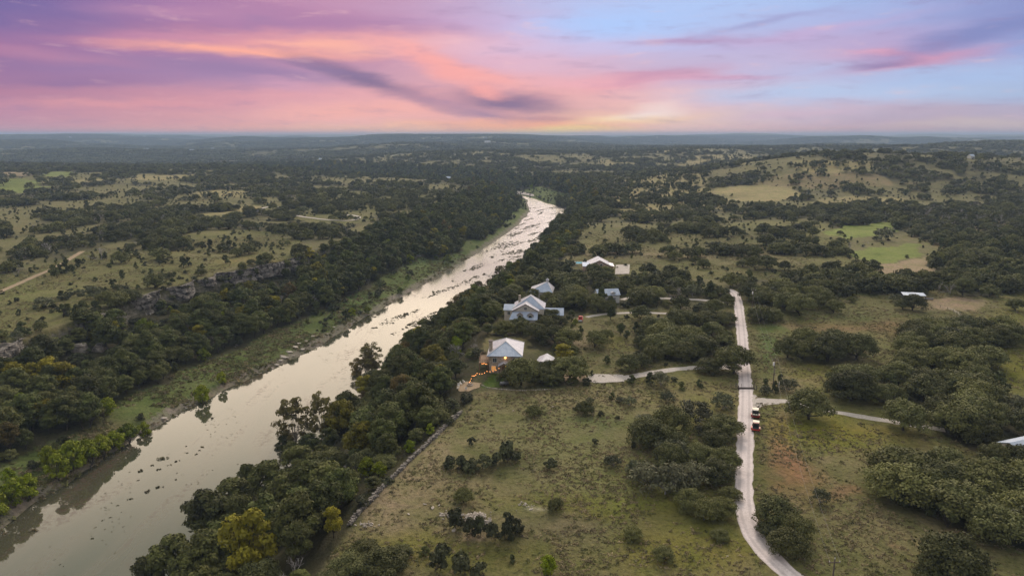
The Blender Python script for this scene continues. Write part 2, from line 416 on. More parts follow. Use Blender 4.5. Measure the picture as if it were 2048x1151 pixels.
def cover(x, y, h):
    """region index per point: REG index, or 100 default upland, 101 left shore, 102 left terrace, 103 left woods, 104 right shore, 105 right woods, 110 water"""
    x = np.asarray(x, float); y = np.asarray(y, float)
    u, v, d = project(x, y, h)
    wk = 0.7 + np.clip(500 / d, .25, 1.6) * .3
    u = u + ((fbm(x, y, 20, 3, 401) - .5) * 46 + (fbm(x, y, 5, 2, 402) - .5) * 14) * wk * np.clip(d / 400, .35, 1.2)
    v = v + ((fbm(x, y, 20, 3, 403) - .5) * 16 + (fbm(x, y, 5, 2, 404) - .5) * 6) * wk * np.clip(400 / d, .25, 1)
    out = np.full(x.shape, 100)
    free = (y > 20)
    for i, r in enumerate(REG):
        m = free & (out == 100)
        mm = np.zeros(x.shape, bool)
        mm[m] = inside(u[m], v[m], r[1])
        if r[0] in ('meadow', 'pasture'):
            mm &= np.hypot(x, y) < 420
        out[mm] = i
    t, left = canyon_t(x, y)
    keep = np.isin(out, [REG_IDX[k] for k in ('lawn', 'pasture', 'meadowleft')])
    ins = (t > -0.9) & (t < .995)
    out[ins & (t < 0)] = 110
    lf = ins & left & (t >= 0)
    far = y > 520
    w = fbm(x, y, 22, 3, 77) * .30 - .15
    tt = t + w
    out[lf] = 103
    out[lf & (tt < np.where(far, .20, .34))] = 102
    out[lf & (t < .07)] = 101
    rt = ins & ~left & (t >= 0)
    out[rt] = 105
    out[rt & (t < .05)] = 104
    # the far side of the bend is an open green bar
    out[ins & (t >= 0) & (t < .45) & (y > 980) & (y < 1200) & ~left] = 102
    return out, t

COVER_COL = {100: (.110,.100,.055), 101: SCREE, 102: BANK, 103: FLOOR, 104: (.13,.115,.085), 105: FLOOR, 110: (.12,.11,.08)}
PAINT = [  # bare earth, dry and lush patches: (u, v, half-width, half-height, colour, strength)
 (1562,905,34,60,RED,.9),(1600,960,40,45,RED,.35),(1575,1000,30,25,TAN,.4),(1690,990,34,12,RED,.55),(1912,1066,24,8,(.38,.24,.17),.95),(1796,1083,16,7,(.38,.22,.15),.95),
 (1960,1070,18,7,(.36,.24,.17),.7),(1870,1090,14,14,TAN,.6),(1660,870,110,35,YGR,.85),(1600,850,60,22,YGR,.8),(1680,930,60,22,PAST,.8),(1560,750,22,50,BROWN,.7),(1800,1040,150,60,PAST,.6),(1800,1130,150,40,PAST,.5),
 (1740,650,160,12,RED,.45),(1690,640,120,12,(.13,.16,.05),.6),(1540,690,18,50,(.11,.17,.05),.8),(1640,755,60,26,YGR,.7),(1600,770,60,14,TAN,.5),(2040,745,50,40,YGR,.95),(2030,650,40,60,YGR,.5),(1690,575,60,10,(.13,.17,.06),.6),
 (1900,608,60,14,TAN,.8),(1300,760,90,12,YGR,.3),(1320,665,140,18,(.19,.16,.08),.5),(1160,672,50,22,TAN,.6),(1230,690,30,12,YGR,.7),(1220,715,50,22,(.17,.15,.075),.6),
 (1010,795,110,16,(.16,.14,.07),.5),(1010,855,60,14,TAN,.75),(930,795,16,10,(.42,.30,.2),.8),(860,895,70,35,TAN,.5),(800,970,60,60,TAN,.65),(760,1010,30,40,TAN,.5),(900,960,80,40,PAST,.5),
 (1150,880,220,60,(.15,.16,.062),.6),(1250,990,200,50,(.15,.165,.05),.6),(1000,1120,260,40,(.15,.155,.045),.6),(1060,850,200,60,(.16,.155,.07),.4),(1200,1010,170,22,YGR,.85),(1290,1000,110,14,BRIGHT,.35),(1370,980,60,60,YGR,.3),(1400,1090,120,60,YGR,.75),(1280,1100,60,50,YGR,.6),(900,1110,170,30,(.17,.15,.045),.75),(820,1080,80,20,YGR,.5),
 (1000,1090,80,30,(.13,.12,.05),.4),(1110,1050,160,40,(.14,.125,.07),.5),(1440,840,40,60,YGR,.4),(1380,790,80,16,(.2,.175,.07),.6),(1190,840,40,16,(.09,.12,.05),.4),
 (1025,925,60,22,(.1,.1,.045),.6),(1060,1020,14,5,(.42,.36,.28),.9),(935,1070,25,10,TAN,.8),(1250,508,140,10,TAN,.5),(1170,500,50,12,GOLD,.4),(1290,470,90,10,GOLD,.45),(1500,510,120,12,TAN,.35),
 (195,850,70,24,(.16,.13,.075),.75),(110,835,22,22,(.2,.16,.1),.5),(250,800,60,14,BANK,.7),(300,760,50,16,(.12,.14,.06),.5),(640,600,90,22,(.09,.15,.035),.7),(860,520,60,16,(.1,.14,.045),.7),
 (30,580,60,22,(.17,.18,.06),.6),(300,500,90,12,(.23,.20,.1),.6),(430,505,70,14,(.23,.20,.1),.6),(200,455,10,6,(.42,.3,.2),.8),(400,462,40,6,GOLD,.5),
]
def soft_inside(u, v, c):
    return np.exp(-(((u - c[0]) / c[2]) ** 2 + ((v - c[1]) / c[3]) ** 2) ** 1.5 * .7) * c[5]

# ------------------------------------------------------------------ mesh helpers
def link(o, parent=None):
    SC.collection.objects.link(o)
    if parent is not None: o.parent = parent
    return o
def tag(o, label=None, cat=None, group=None, kind=None):
    if label: o['label'] = label
    if cat: o['category'] = cat
    if group: o['group'] = group
    if kind: o['kind'] = kind
    return o
def empty(name, loc=(0, 0, 0), rz=0.0):
    o = bpy.data.objects.new(name, None); o.empty_display_size = .5
    SC.collection.objects.link(o); o.location = loc; o.rotation_euler = (0, 0, rz)
    return o
def np_mesh(name, verts, faces, mats=(), smooth=False, attrs=None, nper=4):
    me = bpy.data.meshes.new(name)
    verts = np.asarray(verts, np.float32); faces = np.asarray(faces, np.int32)
    me.vertices.add(len(verts)); me.vertices.foreach_set('co', verts.ravel())
    nf = len(faces)
    me.loops.add(nf * nper); me.loops.foreach_set('vertex_index', faces.ravel())
    me.polygons.add(nf)
    me.polygons.foreach_set('loop_start', np.arange(0, nf * nper, nper, dtype=np.int32))
    me.polygons.foreach_set('use_smooth', np.full(nf, smooth))
    me.update(calc_edges=True)
    for m in mats: me.materials.append(m)
    if attrs:
        for k, a in attrs.items():
            if a.ndim == 2:
                at_ = me.attributes.new(k, 'FLOAT_COLOR', 'POINT')
                at_.data.foreach_set('color', np.concatenate([a, np.ones((len(a), 1))], 1).astype(np.float32).ravel())
            else:
                at_ = me.attributes.new(k, 'FLOAT', 'POINT')
                at_.data.foreach_set('value', a.astype(np.float32))
    return me

def material(name):
    m = bpy.data.materials.new(name); m.use_nodes = True
    n = NT(m.node_tree)
    out = n.new('ShaderNodeOutputMaterial')
    return m, n, out
def principled(n, out, color, rough=.8, spec=.3, metal=0.0, normal=None, emis=None, estr=0):
    b = n.new('ShaderNodeBsdfPrincipled')
    n.put(b.inputs['Base Color'], color); n.put(b.inputs['Roughness'], rough)
    b.inputs['Specular IOR Level'].default_value = spec; b.inputs['Metallic'].default_value = metal
    if normal is not None: n.l.new(normal, b.inputs['Normal'])
    if emis: b.inputs['Emission Color'].default_value = (*emis, 1); b.inputs['Emission Strength'].default_value = estr
    n.l.new(b.outputs[0], out.inputs[0])
    return b
def bump(n, h, strength=.4, dist=.1):
    b = n.new('ShaderNodeBump'); b.inputs['Strength'].default_value = strength; b.inputs['Distance'].default_value = dist
    n.l.new(h, b.inputs['Height']); return b.outputs[0]

# ------------------------------------------------------------------ the ground sheet
MAT = {}
m, n, out = material('ground'); MAT['ground'] = m
tcg = n.new('ShaderNodeTexCoord').outputs['Object']
att = n.new('ShaderNodeAttribute', attribute_name='albedo').outputs['Color']
a1 = n.noise(tcg, .9, 4, .65); a2 = n.noise(tcg, .12, 7, .66, .8); a5 = n.noise(tcg, .022, 8, .68, .6); a3 = n.noise(tcg, 3.2, 3, .6)
c = n.mix(n.rng(a2.outputs['Fac'], .38, .64, 0, .65, True), att, n.mix(1.0, att, (.70, .86, .56), 'MULTIPLY'))
c = n.mix(n.rng(a5.outputs['Fac'], .50, .66, 0, .55, True), c, n.mix(1.0, c, (.50, .58, .42), 'MULTIPLY'))
c = n.mix(n.rng(a5.outputs['Fac'], .44, .32, 0, .45, True), c, n.mix(1.0, c, (1.35, 1.12, 1.0), 'MULTIPLY'))
c = n.mix(n.rng(a1.outputs['Fac'], .48, .70, 0, .75, True), c, n.mix(1.0, c, (.42, .44, .40), 'MULTIPLY'))
c = n.mix(n.rng(a1.outputs['Fac'], .44, .30, 0, .6, True), c, n.mix(1.0, c, (1.5, 1.42, 1.4), 'MULTIPLY'))
c = n.mix(n.rng(a3.outputs['Fac'], .5, .72, 0, .55, True), c, n.mix(1.0, c, (.5, .5, .5), 'MULTIPLY'))
geo = n.new('ShaderNodeNewGeometry')
sg = n.new('ShaderNodeSeparateXYZ'); n.l.new(geo.outputs['Normal'], sg.inputs[0])
rockn = n.noise(n.mapping(tcg, scale=(.25, .25, 1.4)), 1.0, 5, .7)
rockc = n.mix(n.rng(rockn.outputs['Fac'], .35, .65, 0, 1, True), (.045, .045, .028), (.20, .185, .15))
c = n.mix(n.rng(sg.outputs[2], .74, .56, 0, .85, True), c, rockc)
hsum = n.math('ADD', a1.outputs['Fac'], n.math('MULTIPLY', a3.outputs['Fac'], .5))
principled(n, out, c, .95, .1, normal=bump(n, hsum, .8, .45))

az_ = np.radians(np.concatenate([np.arange(-180, -66, 6), np.arange(-66, -40, .5), np.arange(-40, 40, .2), np.arange(40, 66, .5), np.arange(66, 181, 6)]))
r_ = np.concatenate([[2, 20, 40, 60, 80], np.geomspace(95, 17500, 640)])
RG, AG = np.meshgrid(r_, az_, indexing='ij')
gx, gy = (RG * np.sin(AG)).ravel(), (RG * np.cos(AG)).ravel()
gz = height(gx, gy)
reg, tcan = cover(gx, gy, gz)
alb = np.zeros((len(gx), 3))
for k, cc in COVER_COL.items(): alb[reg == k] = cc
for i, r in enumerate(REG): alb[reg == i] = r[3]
gu, gv, gd = project(gx, gy, gz)
wu = gu + (fbm(gx, gy, 9, 3, 51) - .5) * 60 * np.clip(300 / gd, 0, 1.5)
wv = gv + (fbm(gx, gy, 9, 3, 61) - .5) * 26 * np.clip(300 / gd, 0, 1.5)
vis = (gy > 60) & (np.hypot(gx, gy) < 2500)
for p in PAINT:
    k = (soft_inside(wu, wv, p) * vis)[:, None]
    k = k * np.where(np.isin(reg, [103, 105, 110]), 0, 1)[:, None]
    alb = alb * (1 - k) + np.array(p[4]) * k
# broad natural variation, and pale gaps between the far woods
br = fbm(gx, gy, 60, 4, 71)
alb *= (0.72 + .56 * br)[:, None]
dflt = reg == 100
gaps = np.maximum(sstep(.50, .62, fbm(gx, gy, 95, 4, 91)), sstep(.54, .64, fbm(gx, gy, 34, 3, 93)) * .8)
alb[dflt] = alb[dflt] * (1 - gaps[dflt][:, None] * .75) + np.array((.225, .200, .098)) * gaps[dflt][:, None] * .75
NR, NA = RG.shape
idx = np.arange(NR * NA).reshape(NR, NA)
f = np.stack([idx[:-1, :-1], idx[:-1, 1:], idx[1:, 1:], idx[1:, :-1]], -1).reshape(-1, 4)[:, ::-1]
me = np_mesh('ground', np.stack([gx, gy, gz], 1), f, [MAT['ground']], True, {'albedo': alb})
go = link(bpy.data.objects.new('ground', me)); tag(go, kind='structure')

# ------------------------------------------------------------------ river
def resample(L, nn):
    P = np.array(L); s = np.r_[0, np.cumsum(np.hypot(*np.diff(P, axis=0).T))]
    q = np.linspace(0, s[-1], nn)
    return np.stack([np.interp(q, s, P[:, 0]), np.interp(q, s, P[:, 1])], 1)
A, B = resample(WL, 160), resample(WR, 160)
dd = (B - A) / np.linalg.norm(B - A, axis=1)[:, None]
A2, B2 = A - dd * 7, B + dd * 7
K = 12
rv = np.concatenate([np.c_[A2 + (B2 - A2) * (k / K), np.full(len(A2), ZW)] for k in range(K + 1)])
ri = np.arange((K + 1) * 160).reshape(K + 1, 160)
rf = np.stack([ri[:-1, :-1], ri[1:, :-1], ri[1:, 1:], ri[:-1, 1:]], -1).reshape(-1, 4)
m, n, out = material('river_water')
tw = n.new('ShaderNodeTexCoord').outputs['Object']
rot = n.mapping(tw, rot=(0, 0, math.radians(-38)), scale=(.075, .016, 1))
w1 = n.noise(rot, 1.0, 5, .62, .4)
w2 = n.noise(tw, .55, 4, .7)
murk = n.mix(n.rng(w1.outputs['Fac'], .35, .65, 0, 1, True), (.052, .060, .036), (.085, .080, .052))
weed = n.math('MULTIPLY', n.rng(w1.outputs['Fac'], .53, .64, 0, 1, True), n.rng(w2.outputs['Fac'], .45, .62, 0, 1, True))
murk = n.mix(n.math('MULTIPLY', weed, .6), murk, (.10, .065, .055))
rip = n.noise(n.mapping(tw, scale=(1, 1, 1)), .9, 4, .55)
sy = n.new('ShaderNodeSeparateXYZ'); n.l.new(tw, sy.inputs[0])
riff = n.math('MULTIPLY', n.rng(sy.outputs[1], 300, 620, 0, 1, True), n.rng(w2.outputs['Fac'], .35, .6, .6, 1))
nrm = bump(n, rip.outputs['Fac'], .05, .08)
dif = n.new('ShaderNodeBsdfDiffuse'); n.put(dif.inputs[0], murk)
glo = n.new('ShaderNodeBsdfGlossy'); glo.inputs[0].default_value = (1.0, .97, .91, 1)
n.put(glo.inputs['Roughness'], n.math('ADD', n.rng(w2.outputs['Fac'], .4, .7, .03, .07), n.math('MULTIPLY', riff, .22))); n.l.new(nrm, glo.inputs['Normal'])
fr = n.new('ShaderNodeFresnel'); fr.inputs[0].default_value = 2.05
fac = n.math('MULTIPLY', fr.outputs[0], n.math('SUBTRACT', 1.0, n.math('MULTIPLY', weed, .35)), clamp=True)
mx = n.new('ShaderNodeMixShader'); n.l.new(fac, mx.inputs[0]); n.l.new(dif.outputs[0], mx.inputs[1]); n.l.new(glo.outputs[0], mx.inputs[2])
n.l.new(mx.outputs[0], out.inputs[0])
tag(link(bpy.data.objects.new('river', np_mesh('river', rv, rf, [m], True))), kind='structure')
# ------------------------------------------------------------------ plant prototypes
def leaf_material(name, base, var=.35, hue2=None, rough=.75):
    m, n, out = material(name)
    tone = n.new('ShaderNodeAttribute', attribute_name='tone').outputs['Fac']
    oi = n.new('ShaderNodeObjectInfo').outputs['Random']
    tco = n.new('ShaderNodeTexCoord').outputs['Object']
    ns = n.noise(tco, .9, 3, .6).outputs['Fac']
    hue2 = hue2 or tuple(v * k for v, k in zip(base, (1.55, 1.4, 1.05)))
    c = n.mix(n.rng(tone, .15, .95), tuple(v * (1 - var) for v in base), tuple(v * (1 + var) for v in base))
    c = n.mix(n.rng(oi, 0, 1, 0, .85), c, n.mix(.6, c, hue2))
    c = n.mix(n.rng(ns, .4, .7, 0, .35, True), c, hue2)
    v = n.new('ShaderNodeHueSaturation'); n.l.new(c, v.inputs['Color'])
    n.put(v.inputs['Value'], n.rng(n.math('FRACT', n.math('MULTIPLY', oi, 7.13)), 0, 1, .62, 1.5))
    n.put(v.inputs['Saturation'], 1.10)
    principled(n, out, v.outputs[0], rough, .25)
    return m
LEAF = {
 'live_oak': leaf_material('oak_leaves', (.094, .102, .043)),
 'juniper': leaf_material('juniper_leaves', (.068, .080, .034)),
 'hardwood_tree': leaf_material('hardwood_leaves', (.090, .110, .034), hue2=(.095, .085, .03)),
 'willow': leaf_material('willow_leaves', (.14, .19, .02), hue2=(.22, .22, .03)),
 'yellow_tree': leaf_material('yellow_leaves', (.23, .20, .032), hue2=(.13, .13, .025)),
 'orange_tree': leaf_material('orange_leaves', (.15, .105, .035), hue2=(.11, .10, .035)),
 'mesquite': leaf_material('mesquite_leaves', (.095, .108, .056), hue2=(.13, .12, .075)),
 'shrub': leaf_material('shrub_leaves', (.068, .076, .036), hue2=(.085, .085, .045)),
 'sycamore': leaf_material('sycamore_leaves', (.13, .125, .045), hue2=(.19, .15, .055)),
}
def bark_material(name, a, b):
    m, n, out = material(name)
    t = n.new('ShaderNodeTexCoord').outputs['Object']
    ns = n.noise(n.mapping(t, scale=(4, 4, 1)), 1.0, 4, .6).outputs['Fac']
    principled(n, out, n.mix(n.rng(ns, .35, .65), a, b), .9, .1)
    return m
BARK = bark_material('bark', (.045, .038, .032), (.10, .085, .07))
PALEBARK = bark_material('pale_bark', (.20, .18, .16), (.38, .35, .31))
TWIG = bark_material('grey_twigs', (.26, .24, .23), (.46, .43, .41))

def tubes(segs, sides=5):
    """segs: list of (p0, p1, r0, r1)"""
    V, Fc = [], []
    for p0, p1, r0, r1 in segs:
        p0, p1 = np.array(p0, float), np.array(p1, float)
        d = p1 - p0; L = np.linalg.norm(d)
        if L < 1e-6: continue
        d /= L
        a = np.cross(d, [0, 0, 1.0]) if abs(d[2]) < .95 else np.cross(d, [1.0, 0, 0])
        a /= np.linalg.norm(a); b = np.cross(d, a)
        base = len(V)
        for p, r in ((p0, r0), (p1, r1)):
            for k in range(sides):
                w = 2 * math.pi * k / sides
                V.append(p + r * (math.cos(w) * a + math.sin(w) * b))
        for k in range(sides):
            k2 = (k + 1) % sides
            Fc.append((base + k, base + k2, base + sides + k2, base + sides + k))
    return np.array(V), np.array(Fc)

def leaves(rng, centres, radii, per, leaf, flat=.75, up=.25, rmin=.35, hang=0.0):
    """leaf sprays filling a set of clumps; returns verts, faces, tone"""
    C = np.repeat(centres, per, 0); R = np.repeat(radii, per)
    N = len(C)
    d = rng.normal(size=(N, 3)); d[:, 2] += up * 2; d /= np.linalg.norm(d, axis=1)[:, None]
    low = d[:, 2] < -.45
    d[low, 2] *= -1
    rad = R * (rmin + (1 - rmin) * rng.random(N) ** .45)
    P = C + d * rad[:, None] * np.array([1, 1, flat])
    nrm = d + rng.normal(size=(N, 3)) * .45; nrm[:, 2] += .15
    nrm /= np.linalg.norm(nrm, axis=1)[:, None]
    rnd = rng.normal(size=(N, 3)); rnd[:, 2] -= hang
    a = np.cross(nrm, rnd); a /= np.linalg.norm(a, axis=1)[:, None] + 1e-9
    b = np.cross(nrm, a)
    s = leaf * (.55 + .9 * rng.random(N))
    a *= (s * .5)[:, None]; b *= (s * (.35 + .25 * rng.random(N)))[:, None]
    V = np.stack([P - a, P - b * .9 + a * .15, P + a, P + b], 1).reshape(-1, 3)
    Fc = np.arange(N * 4).reshape(-1, 4)
    tone = np.repeat(np.repeat(rng.random(len(centres)), per) * .7 + .3 * rng.random(N), 4)
    return V, Fc, tone

def crown_clumps(rng, R, z0, z1, n, kind):
    c, r = [], []
    H = z1 - z0
    for i in range(n):
        w = rng.random() * 2 * math.pi
        if kind == 'dome':
            q = math.sqrt(rng.random()); rr = R * .80 * q
            top = z0 + H * (.30 + .58 * math.sqrt(max(0, 1 - q * q)))
            z = top - rng.random() ** 1.3 * H * .48
            br = R * (.20 + .15 * rng.random())
        elif kind == 'cone':
            q = rng.random() ** .8; z = z0 + H * (.1 + .82 * q)
            rr = R * .62 * (1 - q) ** .55 * math.sqrt(rng.random()) * 1.2
            br = R * (.32 - .12 * q)
        elif kind == 'round':
            q = rng.random(); z = z0 + H * (.12 + .76 * q)
            rr = R * .78 * math.sqrt(max(.05, 1 - (2 * q - .85) ** 2 * .9)) * math.sqrt(rng.random())
            br = R * (.22 + .16 * rng.random())
        elif kind == 'open':
            q = rng.random(); z = z0 + H * q
            rr = R * (.25 + .7 * math.sin(math.pi * min(.95, q * .8 + .15))) * (.35 + .65 * rng.random())
            br = R * (.17 + .13 * rng.random())
        c.append((rr * math.cos(w), rr * math.sin(w), z)); r.append(br)
    return np.array(c), np.array(r)

def limb_segs(rng, centres, zt, r0, n=7, lean=.4):
    """a trunk that splits low and limbs bending out to the clumps"""
    ox, oy = rng.normal() * lean, rng.normal() * lean
    segs = [((0, 0, -.6), (ox * .5, oy * .5, zt * .55), r0 * 1.25, r0), ((ox * .5, oy * .5, zt * .55), (ox, oy, zt), r0, r0 * .8)]
    pick = rng.choice(len(centres), min(n, len(centres)), replace=False)
    for k in pick:
        e = np.array(centres[k]); s = np.array([ox, oy, zt * (.7 + .3 * rng.random())])
        m1 = s + (e - s) * .45 + np.array([rng.normal() * .4, rng.normal() * .4, -abs(e[2] - s[2]) * .10])
        segs += [(s, m1, r0 * .5, r0 * .32), (m1, e, r0 * .32, r0 * .1)]
    return segs

def bare_segs(rng, R, H, r0):
    segs = []
    def grow(p, d, L, r, depth):
        q = p + d * L
        mid = p + d * L * .5 + rng.normal(size=3) * L * .08
        segs.append((p, mid, r, r * .85)); segs.append((mid, q, r * .85, r * .65))
        if depth == 0: return
        for k in range(3 if depth > 1 else 4):
            nd = d + rng.normal(size=3) * .62; nd[2] += .12; nd /= np.linalg.norm(nd)
            grow(q if k < 2 else mid, nd, L * (.62 + .2 * rng.random()), max(r * .6, .03), depth - 1)
    grow(np.array([0, 0, -.4]), np.array([rng.normal() * .1, rng.normal() * .1, 1.0]), H * .28, r0, 4)
    return segs

PROTO = {}      # kind -> {level: [(crown mesh, trunk mesh, joined mesh)]}
SPEC = {        # R, z0, z1, clumps, per, leaf, shape, bark
 'live_oak': dict(R=6.0, z0=1.5, z1=7.6, n=60, per=170, leaf=.38, shape='dome', bark=BARK, r0=.34),
 'hardwood_tree': dict(R=4.4, z0=2.2, z1=10.6, n=50, per=150, leaf=.40, shape='round', bark=BARK, r0=.24),
 'juniper': dict(R=2.7, z0=.1, z1=5.0, n=22, per=80, leaf=.38, shape='cone', bark=BARK, r0=.14),
 'shrub': dict(R=1.9, z0=.0, z1=2.1, n=15, per=60, leaf=.32, shape='round', bark=BARK, r0=.06),
 'willow': dict(R=3.2, z0=.2, z1=6.2, n=30, per=90, leaf=.42, shape='round', bark=BARK, r0=.15),
 'mesquite': dict(R=4.2, z0=1.0, z1=5.2, n=40, per=46, leaf=.40, shape='dome', bark=TWIG, r0=.15),
 'sycamore': dict(R=4.8, z0=4.0, z1=13.5, n=58, per=80, leaf=.42, shape='open', bark=PALEBARK, r0=.24),
}
SPEC['yellow_tree'] = dict(SPEC['hardwood_tree'], n=36)
SPEC['orange_tree'] = dict(SPEC['hardwood_tree'], per=70)
NVAR = {'live_oak': 7, 'hardwood_tree': 7, 'juniper': 5, 'shrub': 5, 'willow': 4, 'mesquite': 5, 'sycamore': 3, 'yellow_tree': 3, 'orange_tree': 3, 'bare_tree': 5}

def join_mesh(name, parts, attr_tone):
    V = np.concatenate([p[0] for p in parts]); off = 0; Fs = []; mi = []
    for i, p in enumerate(parts):
        Fs.append(p[1] + off); off += len(p[0]); mi.append(np.full(len(p[1]), i))
    me = np_mesh(name, V, np.concatenate(Fs), [p[2] for p in parts], False, {'tone': attr_tone})
    me.polygons.foreach_set('material_index', np.concatenate(mi).astype(np.int32))
    return me

for kind, sp in SPEC.items():
    PROTO[kind] = {}
    for lev, (fn, fp, fl) in {0: (1, 1, 1), 1: (.8, .34, 1.75), 2: (.5, .12, 3.1)}.items():
        L = []
        for v in range(NVAR[kind]):
            rng = np.random.default_rng(abs(hash_ := sum(map(ord, kind))) * 31 + v)
            R = sp['R'] * (1, .92, 1.08, 1, .95, 1.05, 1)[v % 7]
            c, r = crown_clumps(rng, R, sp['z0'], sp['z1'], int(sp['n'] * fn), sp['shape'])
            c[:, 0] *= 1 + .16 * math.sin(v * 2.1)
            hang = 1.2 if kind == 'willow' else 0
            V, Fc, tone = leaves(rng, c, r * (1.0 if lev < 2 else 1.15), max(6, int(sp['per'] * fp)), sp['leaf'] * fl, hang=hang)
            segs = limb_segs(rng, c, max(.5, sp['z0'] * .95), sp['r0'], {0: 12, 1: 6, 2: 3}[lev])
            tv, tf = tubes(segs, 6 if lev == 0 else 4)
            cm = np_mesh(kind + '_crown', V, Fc, [LEAF[kind]], False, {'tone': tone})
            tm = np_mesh(kind + '_trunk', tv, tf, [sp['bark']], True)
            jm = join_mesh(kind, [(V, Fc, LEAF[kind]), (tv, tf, sp['bark'])], np.r_[tone, np.zeros(len(tv))])
            L.append((cm, tm, jm))
        PROTO[kind][lev] = L
PROTO['bare_tree'] = {}
for lev in (0, 1, 2):
    L = []
    for v in range(NVAR['bare_tree']):
        rng = np.random.default_rng(900 + v)
        tv, tf = tubes([s for s in bare_segs(rng, 4, 8.5, .17)], 3)
        nrm_ = tv.copy()
        jm = np_mesh('bare_tree', tv, tf, [TWIG], False)
        L.append((None, jm, jm))
    PROTO['bare_tree'][lev] = L
# ------------------------------------------------------------------ roads as ground polylines (photo pixels on the ground)
ROADS = {
 'main': ([(1650,1215),(1600,1170),(1548,1125),(1508,1078),(1489,1030),(1487,980),(1489,920),(1491,860),(1492,800),(1491,760),(1487,720),(1485,690),(1482,650),(1478,618),(1475,600),(1468,584),(1452,578)], 4.1),
 'track': ([(1493,800),(1520,803),(1560,803),(1600,806),(1640,820),(1700,831),(1760,841),(1830,852),(1900,862)], 2.9),
 'drive': ([(1487,734),(1440,734),(1400,734),(1350,738),(1300,745),(1262,755),(1225,760),(1190,759),(1165,752),(1140,744)], 3.4),
 'drive2': ([(1475,606),(1440,604),(1400,601),(1350,598),(1300,597),(1262,594),(1243,600)], 2.8),
 'drive3': ([(1340,628),(1300,625),(1250,626),(1200,630),(1168,637)], 2.6),
 'dirt': ([(-40,600),(20,575),(70,553),(110,536),(140,519),(165,503)], 3.2),
 'loop': ([(518,419),(535,414),(556,413),(573,424),(597,433),(625,437),(660,441),(700,442),(720,437),(713,431),(690,430),(672,432)], 4.0),
}
road_w = {k: ([hit(u, v) for u, v in L], w) for k, (L, w) in ROADS.items()}
def lawnpt(u, v): return hit(u, v)
HOUSE_AT = {k: hit(u, v) for k, (u, v) in {'a': (1010, 735), 'a2': (1086, 735), 'b': (1055, 632), 'b2': (1105, 634), 'c': (1082, 592), 'd': (1218, 602), 'e': (1198, 535), 'f': (1827, 600), 'g': (2035, 905)}.items()}

